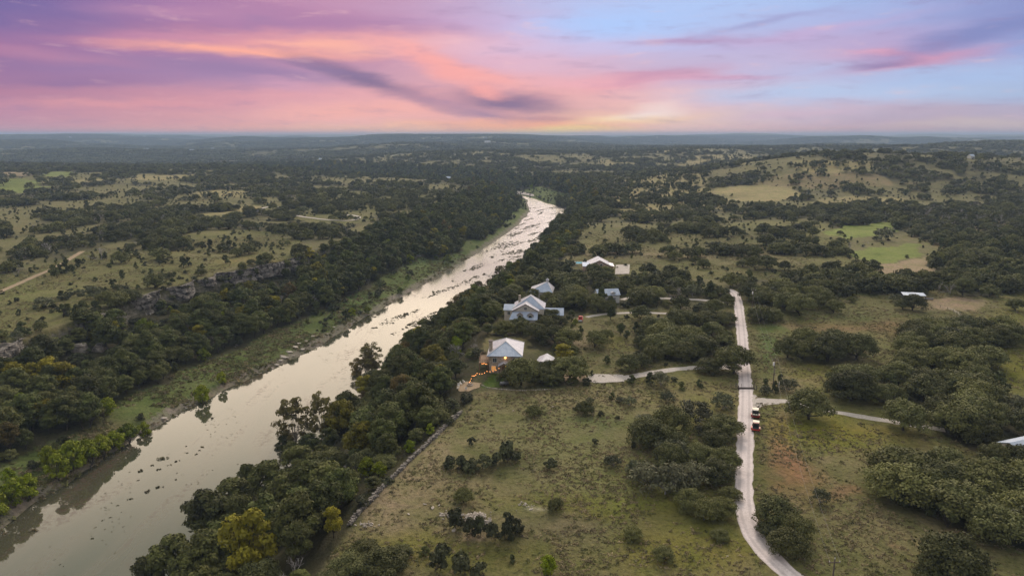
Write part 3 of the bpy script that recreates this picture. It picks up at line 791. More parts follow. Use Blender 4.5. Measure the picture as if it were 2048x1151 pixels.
HAND = [  # (kind, u, v of the foot, crown width in photo pixels, height factor)
 ('live_oak',1605,722,66,1),('live_oak',1655,724,84,1),('live_oak',1575,716,60,1.1),('live_oak',1712,716,84,1),('live_oak',1610,700,70,1),('live_oak',1668,698,66,1),('live_oak',1635,706,60,1),
 ('live_oak',1468,746,92,1),('live_oak',1418,746,60,.8),('live_oak',1255,742,56,1),('live_oak',1283,735,44,1),('live_oak',1190,696,54,1),('live_oak',1212,680,34,1),('live_oak',1302,722,50,1),('live_oak',1368,722,60,1),('live_oak',1335,716,44,1),('live_oak',1412,698,44,1),
 ('hardwood_tree',1240,672,18,.7),('juniper',1272,668,20,1.5),('hardwood_tree',1222,640,24,.8),('yellow_tree',1128,722,44,.7),('live_oak',1042,770,78,1.15),('live_oak',1014,768,46,1),('live_oak',1080,768,56,1),('live_oak',1110,768,46,1),('live_oak',1145,770,30,.8),
 ('shrub',1172,770,28,1),('juniper',1184,752,13,1.1),('juniper',1264,768,26,.9),('juniper',1224,800,18,1.1),('mesquite',1258,812,34,1),('mesquite',1240,805,20,1),('mesquite',1320,772,46,1.1),('juniper',1362,780,27,.75),('live_oak',1170,828,42,1),('shrub',1202,832,20,1),('live_oak',1066,834,38,.95),
 ('mesquite',1335,805,38,1),('mesquite',1442,818,56,1),('mesquite',1180,808,20,1),('shrub',1150,820,14,1),('shrub',1235,838,14,1),
 ('live_oak',1408,1042,70,1),('live_oak',1445,1035,66,1),('live_oak',1440,1078,44,.8),('live_oak',1550,1052,96,1.0),('live_oak',1590,1075,80,1),('live_oak',1576,1112,90,.9),('live_oak',1536,1075,60,.8),('mesquite',1640,1008,44,1.2),
 ('live_oak',1805,860,100,1),('live_oak',1618,838,96,1),('live_oak',1910,870,110,1),('live_oak',1952,885,90,1),('live_oak',1700,800,100,1),('live_oak',1750,806,70,1),('live_oak',1670,790,54,1),('live_oak',1780,806,60,1),
 ('live_oak',1265,1078,46,.9),('live_oak',1326,1122,50,.9),('live_oak',1112,1022,38,1.1),('live_oak',928,1004,44,1.1),('live_oak',1460,1000,50,.8),
 ('shrub',900,938,44,1),('shrub',922,938,46,1.1),('shrub',942,944,48,1.1),('shrub',966,940,50,1.1),('shrub',990,930,40,1),('shrub',1012,926,52,1.6),('shrub',1032,923,36,1.1),('shrub',943,892,24,1.3),('shrub',1100,938,36,1.2),('shrub',1190,890,18,1.2),('shrub',1266,898,14,2),
 ('shrub',914,1062,50,1.7),('shrub',944,1076,46,1.7),('shrub',962,1070,40,1.9),('shrub',990,1082,46,1.6),('shrub',1012,1078,56,1.8),('shrub',1034,1064,36,1.5),('juniper',1024,1122,22,.9),('willow',1096,1150,40,.8),('shrub',880,1140,60,1.6),('shrub',925,1150,60,1.5),('shrub',960,1160,50,1.3),
 ('live_oak',700,1160,100,.85),('live_oak',770,1150,110,.8),('live_oak',730,1120,80,.75),('live_oak',800,1120,60,.7),('live_oak',668,1180,80,.8),('juniper',850,1110,30,.8),
 ('live_oak',1900,1160,150,1.0),('live_oak',1860,1170,80,.8),('live_oak',1950,1165,70,.8),
 ('live_oak',1825,622,52,1),('live_oak',1805,618,34,1),('live_oak',1668,626,44,1),('live_oak',1520,645,62,.9),('live_oak',1545,640,44,.9),('live_oak',1508,640,36,1),('live_oak',1600,630,70,1),('live_oak',1570,622,60,1),('live_oak',1545,612,50,1),('live_oak',1515,608,40,1),('live_oak',1625,618,50,1),
 ('live_oak',1427,628,46,1),('live_oak',1455,612,36,1),('live_oak',1445,655,48,1),('live_oak',1415,640,40,1),('live_oak',1925,592,58,1),('live_oak',2030,622,40,1),('mesquite',1790,606,30,1),
 ('juniper',1530,775,24,.9),('juniper',1560,772,22,1.3),('juniper',1550,784,24,1.2),('mesquite',1575,784,44,1),('mesquite',1530,790,34,.8),('shrub',2040,810,20,1),
 ('bare_tree',1878,588,30,1),('bare_tree',1900,592,34,1),('bare_tree',1318,657,26,1),('bare_tree',1325,655,24,1),('bare_tree',1340,835,34,.8),('bare_tree',1232,636,20,.8),
 ('live_oak',1098,757,50,1.15),('live_oak',1070,752,44,1.1),('live_oak',1108,742,34,1),('live_oak',1445,945,80,1),('live_oak',1395,930,70,1),('live_oak',1350,900,60,1),('live_oak',1430,895,66,.9),('live_oak',1380,1020,70,1),
 ('live_oak',1188,553,42,1),('live_oak',1210,556,40,1),('live_oak',1196,624,46,1.1),('live_oak',1217,626,36,1.1),('bare_tree',985,565,42,.9),('bare_tree',1003,560,36,.8),('orange_tree',958,600,40,1),('hardwood_tree',930,640,44,1),
 ('juniper',1203,613,36,1.3),('juniper',1222,620,30,1.2),('live_oak',1190,612,40,1),('live_oak',1068,600,34,1.1),('live_oak',1096,606,36,1),('live_oak',1062,748,36,.9),('live_oak',1112,754,44,1),('live_oak',1195,562,46,1),('live_oak',1218,566,34,1),('live_oak',1990,935,80,1),('live_oak',2040,945,90,1),('live_oak',1080,648,40,.8),('live_oak',1040,655,40,.8),
 ('live_oak',1095,668,60,1),('juniper',1142,643,26,1.1),('live_oak',1102,642,46,.9),('live_oak',1122,650,30,.9),
 # right bank wood
 ('yellow_tree',503,1172,130,1.35),('yellow_tree',668,1075,46,.9),('yellow_tree',655,990,56,.8),('orange_tree',918,690,34,1.1),('orange_tree',885,700,34,1),('orange_tree',740,760,40,1.2),('orange_tree',715,765,36,1.1),('orange_tree',860,720,30,1),('orange_tree',925,620,34,1),('orange_tree',980,590,28,1),
 ('hardwood_tree',585,935,50,.9),('hardwood_tree',622,922,54,.9),('hardwood_tree',660,905,46,.9),('sycamore',590,905,78,1.15),('sycamore',643,890,58,1.3),('hardwood_tree',572,912,44,.8),('sycamore',745,755,54,1),('sycamore',1003,575,40,.9),('willow',735,950,40,.9),
 ('hardwood_tree',420,1090,110,1.1),('hardwood_tree',470,1040,90,1),('hardwood_tree',540,1010,90,1.1),('hardwood_tree',350,1180,110,1.1),('hardwood_tree',300,1190,80,.9),('hardwood_tree',600,970,80,1),('hardwood_tree',500,1000,60,1.1),
 ('bare_tree',592,1160,54,.9),('bare_tree',742,860,56,.9),('bare_tree',705,900,46,.9),('bare_tree',690,965,44,.8),('bare_tree',520,1040,36,.9),('bare_tree',640,940,40,.9),('bare_tree',780,830,34,.8),('bare_tree',945,705,30,.8),
 ('willow',700,1000,40,.8),('willow',760,955,36,.8),('willow',820,905,30,.7),('willow',860,868,24,.7),('willow',1150,650,16,.6),
 # left shore willows
 ('willow',-10,1040,70,.9),('willow',30,1012,56,.9),('willow',60,1000,50,.9),('willow',118,962,56,.95),('willow',150,948,60,1.05),('willow',178,934,52,1),('willow',205,918,46,.95),('willow',232,904,46,.8),('willow',258,890,44,.8),('willow',290,874,34,.7),('willow',406,808,34,.95),('willow',445,768,22,.8),('willow',100,935,34,.9),('willow',20,975,34,.8),('willow',735,632,16,.9),('willow',800,590,14,.9),('willow',816,565,14,.9),
 # left bank landmarks
 ('juniper',112,557,26,.8),('juniper',245,556,22,.9),('juniper',500,485,20,1),('juniper',615,650,14,1.1),('juniper',690,612,16,1.1),('bare_tree',205,520,50,.8),('bare_tree',100,505,40,.8),
 ('live_oak',8,372,30,1),('live_oak',85,368,26,1),('live_oak',60,380,24,1),
 ('live_oak',1310,405,34,1),('live_oak',1355,395,22,1),('live_oak',1680,488,22,1),('live_oak',1680,470,16,.9),('bare_tree',1697,500,28,.8),('bare_tree',1727,495,30,.8),('mesquite',1765,480,44,1),('live_oak',1712,535,26,1),
]
BOX = [(972,672,1048,736),(1076,706,1098,737),(1018,592,1127,636),(1056,565,1106,582),(1193,577,1242,604),(1166,511,1228,531),(1150,519,1170,530),(1230,529,1262,548),
 (2006,872,2052,894),(1805,583,1849,597),(942,722,1004,776),(915,758,960,784),(1153,628,1170,643),(1180,746,1250,770),(266,596,320,634),(318,572,378,600),(372,556,440,582),(440,520,590,560),
 (150,684,215,706),(-10,672,46,708),(516,410,725,444),(20,500,168,578),(1310,733,1400,745),(1540,718,1556,790),(1400,600,1440,606),(590,800,660,885),(560,810,590,890)]
NOBASE = [(938,722,1006,777),(908,760,964,788),(1020,628,1075,642)]
for a_, b_ in zip([(700,1052),(742,1004),(768,975),(800,944),(826,917),(850,894),(872,872),(890,856)], [(742,1004),(768,975),(800,944),(826,917),(850,894),(872,872),(890,856),(918,830)]):
    for k_ in (0, 2):
        wu_, wv_ = a_[0] + (b_[0] - a_[0]) * (k_ + .5) / 4, a_[1] + (b_[1] - a_[1]) * (k_ + .5) / 4
        BOX.append((wu_ - 4, wv_ - 5, wu_ + 4, wv_ + 1))
def blocked(u, v, w, hpx):
    for x0, y0, x1, y1 in NOBASE:
        if x0 - w * .4 < u < x1 and y0 < v < y1 + 2: return True
    for x0, y0, x1, y1 in BOX:
        if v > y1 - 2 and u + w * .42 > x0 and u - w * .42 < x1 and v - hpx * .92 < y1 - 1 and v > y0:
            return True
    return False

MIX = {
 'oak': [('live_oak', .80), ('mesquite', .08), ('juniper', .12)],
 'mesq': [('mesquite', .50), ('live_oak', .42), ('shrub', .08)],
 'shrub': [('shrub', 1.0)],
 'bush': [('shrub', .42), ('juniper', .38), ('mesquite', .08), ('live_oak', .12)],
 'jun': [('juniper', .7), ('live_oak', .3)],
 'dark': [('juniper', .55), ('live_oak', .45)],
 'grey': [('mesquite', .40), ('live_oak', .35), ('bare_tree', .12), ('juniper', .13)],
 'up': [('live_oak', .60), ('juniper', .19), ('mesquite', .16), ('bare_tree', .05)],
 'wood': [('hardwood_tree', .66), ('live_oak', .13), ('juniper', .05), ('willow', .06), ('yellow_tree', .045), ('orange_tree', .005), ('bare_tree', .05)],
 'wood_r': [('hardwood_tree', .55), ('live_oak', .20), ('juniper', .03), ('willow', .06), ('yellow_tree', .055), ('orange_tree', .015), ('bare_tree', .06)],
 'terrace': [('shrub', .86), ('juniper', .06), ('willow', .08)],
}
CROWNW = {k: (sp['R'] * 2.05, sp['z1'] + .5) for k, sp in SPEC.items()}; CROWNW['bare_tree'] = (7.5, 8)
rs = np.random.default_rng(7)
T = dict(kind=[], x=[], y=[], s=[], sz=[], rot=[], zone=[], hand=[])
def addt(kind, x, y, s, sz, zone, hand=False):
    T['kind'].append(kind); T['x'].append(x); T['y'].append(y); T['s'].append(s); T['sz'].append(sz); T['rot'].append(float(rs.random() * 6.283)); T['zone'].append(zone); T['hand'].append(hand)
hand_xy = []
for kind, u, v, w, hf in HAND:
    x, y = hit(u, v)
    d = float(project(np.array([x]), np.array([y]), ground(x, y))[2][0])
    s = w * d / F / CROWNW[kind][0]
    if kind in ('live_oak',): sz = hf * min(s, 1.15 * s ** .5)
    else: sz = hf * s
    if kind == 'willow' and u < 500: sz *= 1.0
    if kind in ('willow', 'sycamore', 'hardwood_tree', 'yellow_tree', 'orange_tree', 'bare_tree'): sz = hf * (s * .5 + .5) * (1.3 if kind == 'willow' and u < 500 else 1)
    addt(kind, x, y, s, sz, -1, True); hand_xy.append((x, y, s * CROWNW[kind][0] * .45))
hand_xy = np.array(hand_xy)

def scatter(r0, r1, sp, azmax=41):
    gx_, gy_ = np.meshgrid(np.arange(-r1 * math.sin(math.radians(azmax)), r1 * math.sin(math.radians(azmax)), sp), np.arange(r0 * .7, r1, sp * .87))
    gx_ = gx_ + (np.arange(gx_.shape[0]) % 2)[:, None] * sp * .5
    x = (gx_ + (rs.random(gx_.shape) - .5) * sp * .85).ravel(); y = (gy_ + (rs.random(gy_.shape) - .5) * sp * .75).ravel()
    rr = np.hypot(x, y)
    k = (rr >= r0) & (rr < r1) & (np.abs(np.degrees(np.arctan2(x, y))) < azmax)
    x, y = x[k], y[k]
    h = height(x, y)
    z, t = cover(x, y, h)
    return x, y, h, z, t

for r0, r1, sp in ((95, 1000, 5.2), (1000, 2600, 7.6)):
    x, y, h, z, t = scatter(r0, r1, sp)
    rnd = rs.random(len(x))
    cl = fbm(x, y, 26, 3, 101); cl2 = fbm(x, y, 95, 4, 91)
    patch = np.clip((cl - .5) * 2.2 + .5, 0, 1)
    den = np.zeros(len(x)); mixk = np.full(len(x), 'up', dtype=object)
    for i, r in enumerate(REG):
        m_ = z == i
        den[m_] = r[2]; mixk[m_] = r[4]
    dm = z == 100
    den[dm] = (.80 - np.maximum(sstep(.48, .62, cl2[dm]) * .62, sstep(.50, .60, fbm(x, y, 34, 3, 93)[dm]) * .62))
    for code, dv, mk in ((102, .16, 'terrace'), (103, .97, 'wood'), (104, .55, 'wood_r'), (105, .97, 'wood_r'), (101, .03, 'terrace')):
        m_ = z == code; den[m_] = dv; mixk[m_] = mk
        if code == 102: den[m_ & (y > 280)] = .30; den[m_ & (y > 900)] = .9
    big = den > .9
    keep = np.where(big, rnd < den, (patch * .65 + rnd * .35) < den * .95) & (z != 110)
    # thinning for the wide crowns: the grid is finer than a crown
    thin = rs.random(len(x))
    keep &= (thin < np.where(np.isin(z, [103, 105]), .92, .66))
    for k, (L, w) in road_w.items():
        keep &= dist_poly(x, y, L) > w * .5 + 2.6
    for k, (hx, hy) in HOUSE_AT.items():
        keep &= np.hypot(x - hx, y - hy - 4) > 10.5
    near = np.hypot(x, y) < 480
    ix = np.where(keep)[0]
    u, v, d = project(x, y, h)
    for i in ix:
        if near[i]:
            dd_ = np.hypot(hand_xy[:, 0] - x[i], hand_xy[:, 1] - y[i])
            if (dd_ < hand_xy[:, 2] + 1.2).any(): continue
        mk = MIX[mixk[i]] if mixk[i] in MIX else MIX['up']
        q = rs.random(); kind = mk[-1][0]
        for kk, pr in mk:
            if q < pr: kind = kk; break
            q -= pr
        s = {'live_oak': .82, 'hardwood_tree': .95, 'juniper': 1.0, 'shrub': 1.0, 'mesquite': .95, 'yellow_tree': .9}.get(kind, .9) * (.50 + .92 * rs.random() ** 1.1)
        if z[i] >= 0 and z[i] < 100 and REG[z[i]][0][0] == 'g': s = .95 + .35 * rs.random()
        if kind == 'juniper' and mixk[i] in ('up', 'wood', 'wood_r', 'dark', 'oak'): s *= 1.15
        sz = s * (.85 + .3 * rs.random())
        if kind == 'live_oak': sz = min(sz, 1.05) * .95
        if z[i] in (103, 105): sz *= (.80 if t[i] > .85 else 1.0)
        if z[i] == 105 and t[i] > .88: s *= .75; sz *= .62
        w = CROWNW[kind][0] * s * F / d[i]; hp = CROWNW[kind][1] * sz * F / d[i]
        if near[i] or d[i] < 900:
            if blocked(u[i], v[i], w, hp):
                if z[i] not in (103, 100, 105) and z[i] != REG_IDX['meadowleft']: continue
                kind = 'shrub'; s = 1.1 + .7 * rs.random(); sz = s * .75; w = CROWNW[kind][0] * s * F / d[i]; hp = CROWNW[kind][1] * sz * F / d[i]
                if blocked(u[i], v[i] - 2, w * .6, hp * .55): continue
        addt(kind, float(x[i]), float(y[i]), s, sz, int(z[i]))
# small cedars and brush dotted through the gaps
for r0, r1, sp in ((150, 1000, 8.5), (1000, 2600, 13.5)):
    x, y, h, z, t = scatter(r0, r1, sp)
    okz = (z == 100) | np.isin(z, [REG_IDX[k] for k in ('savanna', 'dots', 'brownslope', 'knoll', 'goldfar', 'goldfar2', 'goldfar3', 'goldl3', 'goldl4', 'loopland', 'savleft', 'meadowleft', 'northrow', 'drivemeadow', 'housefield', 'rightdense', 'gold2')])
    okz &= rs.random(len(x)) < np.clip((fbm(x, y, 18, 3, 171) - .35) * 2.6, .15, .9)
    for k, (L, w) in road_w.items(): okz &= dist_poly(x, y, L) > w * .5 + 1.5
    for k, (hx, hy) in HOUSE_AT.items(): okz &= np.hypot(x - hx, y - hy - 4) > 11
    u, v, d = project(x, y, h)
    for i in np.where(okz)[0]:
        kind = 'juniper' if rs.random() < .55 else 'shrub'
        s = (.35 + .45 * rs.random()) * (1 if kind == 'juniper' else 1.3)
        if d[i] < 900 and blocked(u[i], v[i], 8, 10): continue
        addt(kind, float(x[i]), float(y[i]), s, s * (.8 + .3 * rs.random()), int(z[i]))
for k in ('x', 'y', 's', 'sz', 'rot'): T[k] = np.array(T[k], float)
T['kind'] = np.array(T['kind'], object); T['zone'] = np.array(T['zone']); T['hand'] = np.array(T['hand'])
T['z'] = height(T['x'], T['y'])
TU, TV, TD = project(T['x'], T['y'], T['z'])
cw = np.array([CROWNW[k][0] for k in T['kind']]) * T['s'] * F / TD
ch = np.array([CROWNW[k][1] for k in T['kind']]) * T['sz'] * F / TD
inframe = (TU + cw * .4 > 0) & (TU - cw * .4 < 2048) & (TV - ch < 1150) & (TV > 200)
margin = (TU + cw > -260) & (TU - cw < 2300)
print('trees total', len(T['x']), {k: int((T['kind'] == k).sum()) for k in set(T['kind'])})

# ------------------------------------------------------------------ which ones are things, and what each is called
KIND_WORDS = {'live_oak': ('dull green live oak', 'tree', 'live oaks'), 'hardwood_tree': ('leafy green hardwood', 'tree', 'hardwood trees'),
 'juniper': ('dark compact juniper', 'tree', 'junipers'), 'shrub': ('low dark shrub', 'shrub', 'shrubs'), 'willow': ('fresh bright green willow', 'tree', 'willows'),
 'mesquite': ('thin grey green mesquite', 'tree', 'mesquites'), 'bare_tree': ('bare grey branching tree', 'tree', 'bare trees'), 'sycamore': ('tall sparse tree with pale limbs', 'tree', 'sparse tall trees'),
 'yellow_tree': ('yellow green leafy tree', 'tree', 'yellowing trees'), 'orange_tree': ('rusty orange leafy tree', 'tree', 'rusty trees')}
LAND = [('cattle guard',1492,779),('roadside utility pole',1545,783),('distant utility pole',1504,622),('lit stone house',1010,745),('cream gabled house',1051,637),('white walled garage',1225,600),
 ('brick gabled house',1200,535),('low metal shed',1827,600),('white corner roof',2030,905),('stone rubble pile',950,1035),('gravel road bend',1500,1065),('red truck',1161,640),('fire pit patio',935,778),
 ('gravel parking apron',1215,765),('bottom edge pole',1662,1165),('two parked buggies',1511,850),('twin boulders',180,705),('dirt track',90,545),('big grey cliff face',290,630),
 ('long low cliff',510,550),('pale loop road',650,440),('flat shore slabs',590,712),('white shore rocks',330,840),('gold hillside',1500,392),('bright green field',1780,508),
 ('round oak clump',1650,728),('stone wall far end',918,835),('stone wall near end',712,1040),('stone wall middle',815,930),('big oak mass',1880,1050),
 ('reedy islands',440,975),('shallow river riffle',1080,460),('lone pasture oak',1066,834),('narrow gravel track',1740,838),('river bend sandbar',1040,385),('brown bare yard',1900,608),('far wood edge',1990,592),('grey scrub belt',1950,450),('tan field',1800,545),('knoll top',1665,335),('left clearing',330,500),('green corner field',30,370),('dotted gold slope',1320,380),('open savanna',1350,500),('far bank terrace',200,850),('thicket',1380,900),('left oak flats',200,430),('left gold patches',440,387),('middle ridge',1050,330),('far right scrub',1800,440),('left dark scrub',60,480),('slope above bend',880,410)]
LW = [(nm,) + hit(u, v) for nm, u, v in LAND]
ORD = ['closest','second closest','third closest','fourth closest','fifth closest','sixth closest','seventh closest','eighth closest','ninth closest','tenth closest','eleventh closest','twelfth closest','13th closest','14th closest','15th closest','16th closest','17th closest','18th closest','19th closest','20th closest','21st closest','22nd closest']
ZPH = {101: 'on the stony far shore', 102: 'on the grassy far shore terrace', 103: 'in the far bank wood', 104: 'at the near water edge', 105: 'on the steep wooded near bank', 100: 'in the upland woods', -1: ''}
chosen = np.zeros(len(T['x']), bool)
size = np.maximum(cw, .6 * ch)
LIMIT = {'live_oak': 300, 'hardwood_tree': 300, 'juniper': 230, 'shrub': 290, 'willow': 80, 'mesquite': 170, 'bare_tree': 90, 'sycamore': 10, 'yellow_tree': 60, 'orange_tree': 50}
for k, lim in LIMIT.items():
    ii = np.where((T['kind'] == k) & inframe & (size > 9))[0]
    ii = ii[np.argsort(-(size[ii] + 1e4 * T['hand'][ii]))][:lim]
    chosen[ii] = True
print('individual plants', int(chosen.sum()))
ci = np.where(chosen)[0]
lab, grp = {}, {}
buckets = {}
for i in ci:
    x, y = T['x'][i], T['y'][i]
    best = min(range(len(LW)), key=lambda j: math.hypot(LW[j][1] - x, (LW[j][2] - y) * .8))
    nm, lx, ly = LW[best]
    dx, dy = x - lx, y - ly
    if abs(dy) > abs(dx): rel = 'behind' if dy > 0 else 'in front of'
    else:
        riverside = (dx < 0) if (lx > -60 or ly > 700) else (dx > 0)
        rel = 'riverward of' if riverside else 'inland of'
    w_ = float(size[i]); med = T['s'][i]
    sw_ = 'large ' if med > 1.12 else ('small ' if med < .78 else '')
    buckets.setdefault((T['kind'][i], sw_, rel, nm), []).append((math.hypot(dx, dy), i))
for (k, sw_, rel, nm), L in buckets.items():
    L.sort()
    word, cat, plural = KIND_WORDS[k]
    for n_, (dist, i) in enumerate(L):
        zp = ZPH.get(int(T['zone'][i])) if int(T['zone'][i]) in ZPH else REG[int(T['zone'][i])][5]
        if n_ < 22 and dist < 700:
            lab[i] = f"{sw_}{word}, {ORD[n_] + ' ' if len(L) > 1 else ''}{rel} the {nm}"
            grp[i] = f"{plural} around the river and the ranch road"
        else:
            lab[i] = f"{sw_}{word} {zp or 'among many'}" if zp else f"{sw_}{word} {rel} the {nm}"
            grp[i] = f"{plural} {zp}" if zp else f"{plural} around the river and the ranch road"

def place(kind, i, v):
    d = TD[i]
    lev = 0 if d < 330 else (1 if d < 800 else 2)
    cm, tm, jm = PROTO[kind][lev][v]
    loc = (T['x'][i], T['y'][i], T['z'][i] - .15); sc = (T['s'][i], T['s'][i], T['sz'][i])
    word, cat, plural = KIND_WORDS[kind]
    if cw[i] > 34 and cm is not None and kind != 'shrub':
        root = empty(kind, loc, T['rot'][i]); root.scale = sc
        c_ = link(bpy.data.objects.new('crown', cm), root); t_ = link(bpy.data.objects.new('trunk', tm), root)
        return root
    o = link(bpy.data.objects.new(kind, jm)); o.location = loc; o.rotation_euler = (0, 0, T['rot'][i]); o.scale = sc
    return o
for i in ci:
    k = T['kind'][i]
    o = place(k, i, int(rs.integers(NVAR[k])))
    tag(o, lab[i], KIND_WORDS[k][1], grp[i], 'thing')

# ------------------------------------------------------------------ the uncountable rest: woods as instanced masses
hidden = bpy.data.collections.new('plant_library')      # prototypes for the masses only, never linked to the scene
def mass(name, items, protos, label=None):
    """items: x, y, z, s, sz, rot, index"""
    coll = bpy.data.collections.new(name + '_library')
    for j, me_ in enumerate(protos):
        coll.objects.link(bpy.data.objects.new(f'{name}_member_{j:03d}', me_))
    me_ = bpy.data.meshes.new(name)
    me_.vertices.add(len(items)); me_.vertices.foreach_set('co', np.ascontiguousarray(items[:, :3], dtype=np.float32).ravel())
    for nm, colm in (('scl', items[:, [3, 3, 4]]), ('rot', np.c_[np.zeros((len(items), 2)), items[:, 5]])):
        a = me_.attributes.new(nm, 'FLOAT_VECTOR', 'POINT'); a.data.foreach_set('vector', np.ascontiguousarray(colm, dtype=np.float32).ravel())
    a = me_.attributes.new('idx', 'INT', 'POINT'); a.data.foreach_set('value', items[:, 6].astype(np.int32))
    o = link(bpy.data.objects.new(name, me_))
    ng = bpy.data.node_groups.new(name, 'GeometryNodeTree')
    ng.interface.new_socket('Geometry', in_out='INPUT', socket_type='NodeSocketGeometry')
    ng.interface.new_socket('Geometry', in_out='OUTPUT', socket_type='NodeSocketGeometry')
    N = ng.nodes; Lk = ng.links
    gi = N.new('NodeGroupInput'); go_ = N.new('NodeGroupOutput')
    cinfo = N.new('GeometryNodeCollectionInfo'); cinfo.inputs[0].default_value = coll
    cinfo.inputs['Separate Children'].default_value = True; cinfo.inputs['Reset Children'].default_value = True
    iop = N.new('GeometryNodeInstanceOnPoints'); iop.inputs['Pick Instance'].default_value = True
    def att(nm, dt):
        q = N.new('GeometryNodeInputNamedAttribute'); q.data_type = dt; q.inputs[0].default_value = nm; return q.outputs[0]
    m2p = N.new('GeometryNodeMeshToPoints')
    Lk.new(gi.outputs[0], m2p.inputs[0]); Lk.new(m2p.outputs[0], iop.inputs['Points'])
    Lk.new(cinfo.outputs[0], iop.inputs['Instance']); Lk.new(att('idx', 'INT'), iop.inputs['Instance Index'])
    Lk.new(att('rot', 'FLOAT_VECTOR'), iop.inputs['Rotation']); Lk.new(att('scl', 'FLOAT_VECTOR'), iop.inputs['Scale'])
    Lk.new(iop.outputs[0], go_.inputs[0])
    md = o.modifiers.new('mass', 'NODES'); md.node_group = ng
    tag(o, label, None, None, 'stuff')
    return o

rest = (~chosen) & margin
allk = list(PROTO)
def build_mass(name, sel, lev, label):
    ii = np.where(sel)[0]
    if not len(ii): return
    protos, base = [], {}
    for k in allk:
        base[k] = len(protos); protos += [PROTO[k][lev][v][2] for v in range(NVAR[k])]
    idx_ = np.array([base[T['kind'][i]] + int(rs.integers(NVAR[T['kind'][i]])) for i in ii])
    items = np.c_[T['x'][ii], T['y'][ii], T['z'][ii] - .2, T['s'][ii], T['sz'][ii], T['rot'][ii], idx_]
    mass(name, items, protos, label)
inv = np.isin(T['zone'], [101, 102, 103, 104, 105])
build_mass('riverside_woods', rest & inv & (TD < 800), 1, 'dense mixed green woods covering both river banks')
build_mass('valley_woods', rest & inv & (TD >= 800), 2, 'dark woods along the far bends of the river')
build_mass('scrub_vegetation', rest & ~inv & (TD < 800), 1, 'dark evergreen scrub spread over the uplands')
build_mass('upland_woods', rest & ~inv & (TD >= 800), 2, 'dark distant woodland broken by pale clearings')

# the farthest woods: whole clumps of treetops
x, y, h, z, t = scatter(2600, 11000, 25.0, 40)
cl2 = fbm(x, y, 210, 4, 191)
keep = (rs.random(len(x)) < (1 - sstep(.52, .64, cl2) * .85))
x, y, h = x[keep], y[keep], h[keep]
clumps = []
for v in range(8):
    rng = np.random.default_rng(500 + v)
    c = np.c_[rng.normal(size=(16, 2)) * 8.5, 2.2 + rng.random(16) * 3.5]
    V, Fc, tone = leaves(rng, c, 3.2 + rng.random(16) * 2.0, 12, 3.4, .7)
    clumps.append(np_mesh('treetop_clump', V, Fc, [LEAF[['live_oak', 'juniper', 'live_oak', 'mesquite'][v % 4]]], False, {'tone': tone}))
items = np.c_[x, y, h - .3, .8 + rs.random(len(x)) * .6, .75 + rs.random(len(x)) * .5, rs.random(len(x)) * 6.28, rs.integers(0, 8, len(x))]
mass('distant_forest', items, clumps, 'hazy blue forest rolling to the horizon')
print('far clumps', len(x))
# tufts of long grass and weeds over the open ground
def tuft_mesh(seed, leaf):
    rng = np.random.default_rng(seed)
    c = np.c_[rng.normal(size=(5, 2)) * .5, np.full(5, .12)]
    return leaves(rng, c, .25 + rng.random(5) * .3, 8, .3, .7)
# ------------------------------------------------------------------ roads, laid as ribbons on the ground
def smooth_line(P, step=1.6):
    P = np.array(P, float)
    for _ in range(3):
        Q = [P[0]]
        for a, b in zip(P[:-1], P[1:]):
            Q += [a * .75 + b * .25, a * .25 + b * .75]
        Q.append(P[-1]); P = np.array(Q)
    s = np.r_[0, np.cumsum(np.hypot(*np.diff(P, axis=0).T))]
    q = np.arange(0, s[-1], step)
    return np.stack([np.interp(q, s, P[:, 0]), np.interp(q, s, P[:, 1])], 1)
def gravel_material(name, base, dark, wheel=True):
    m, n, out = material(name)
    t = n.new('ShaderNodeTexCoord').outputs['Object']
    g1 = n.noise(t, 2.6, 4, .7).outputs['Fac']; g2 = n.noise(t, .22, 3, .6).outputs['Fac']
    c = n.mix(n.rng(g1, .38, .66, 0, .7, True), base, dark)
    c = n.mix(n.rng(g2, .45, .7, 0, .5, True), c, tuple(v * .72 for v in base))
    if wheel:
        w = n.new('ShaderNodeAttribute', attribute_name='across').outputs['Fac']
        d = n.math('ABSOLUTE', n.math('SUBTRACT', n.math('ABSOLUTE', w), .45))
        tr = n.math('MULTIPLY', n.rng(d, .24, .06, 0, 1, True), n.rng(g2, .3, .6, .5, 1))
        c = n.mix(n.math('MULTIPLY', tr, .62), c, tuple(v * .56 for v in base))
        c = n.mix(n.rng(n.math('ABSOLUTE', w), .84, 1.0, 0, .45, True), c, (.24, .21, .16))
    principled(n, out, c, .95, .1, normal=bump(n, g1, .5, .1))
    return m
MAT['gravel'] = gravel_material('white_gravel', (.76, .69, .68), (.54, .48, .46))
MAT['gravel2'] = gravel_material('pale_gravel', (.58, .54, .50), (.36, .32, .28), False)
MAT['dirt'] = gravel_material('dirt_track_soil', (.40, .31, .21), (.26, .20, .13), True)
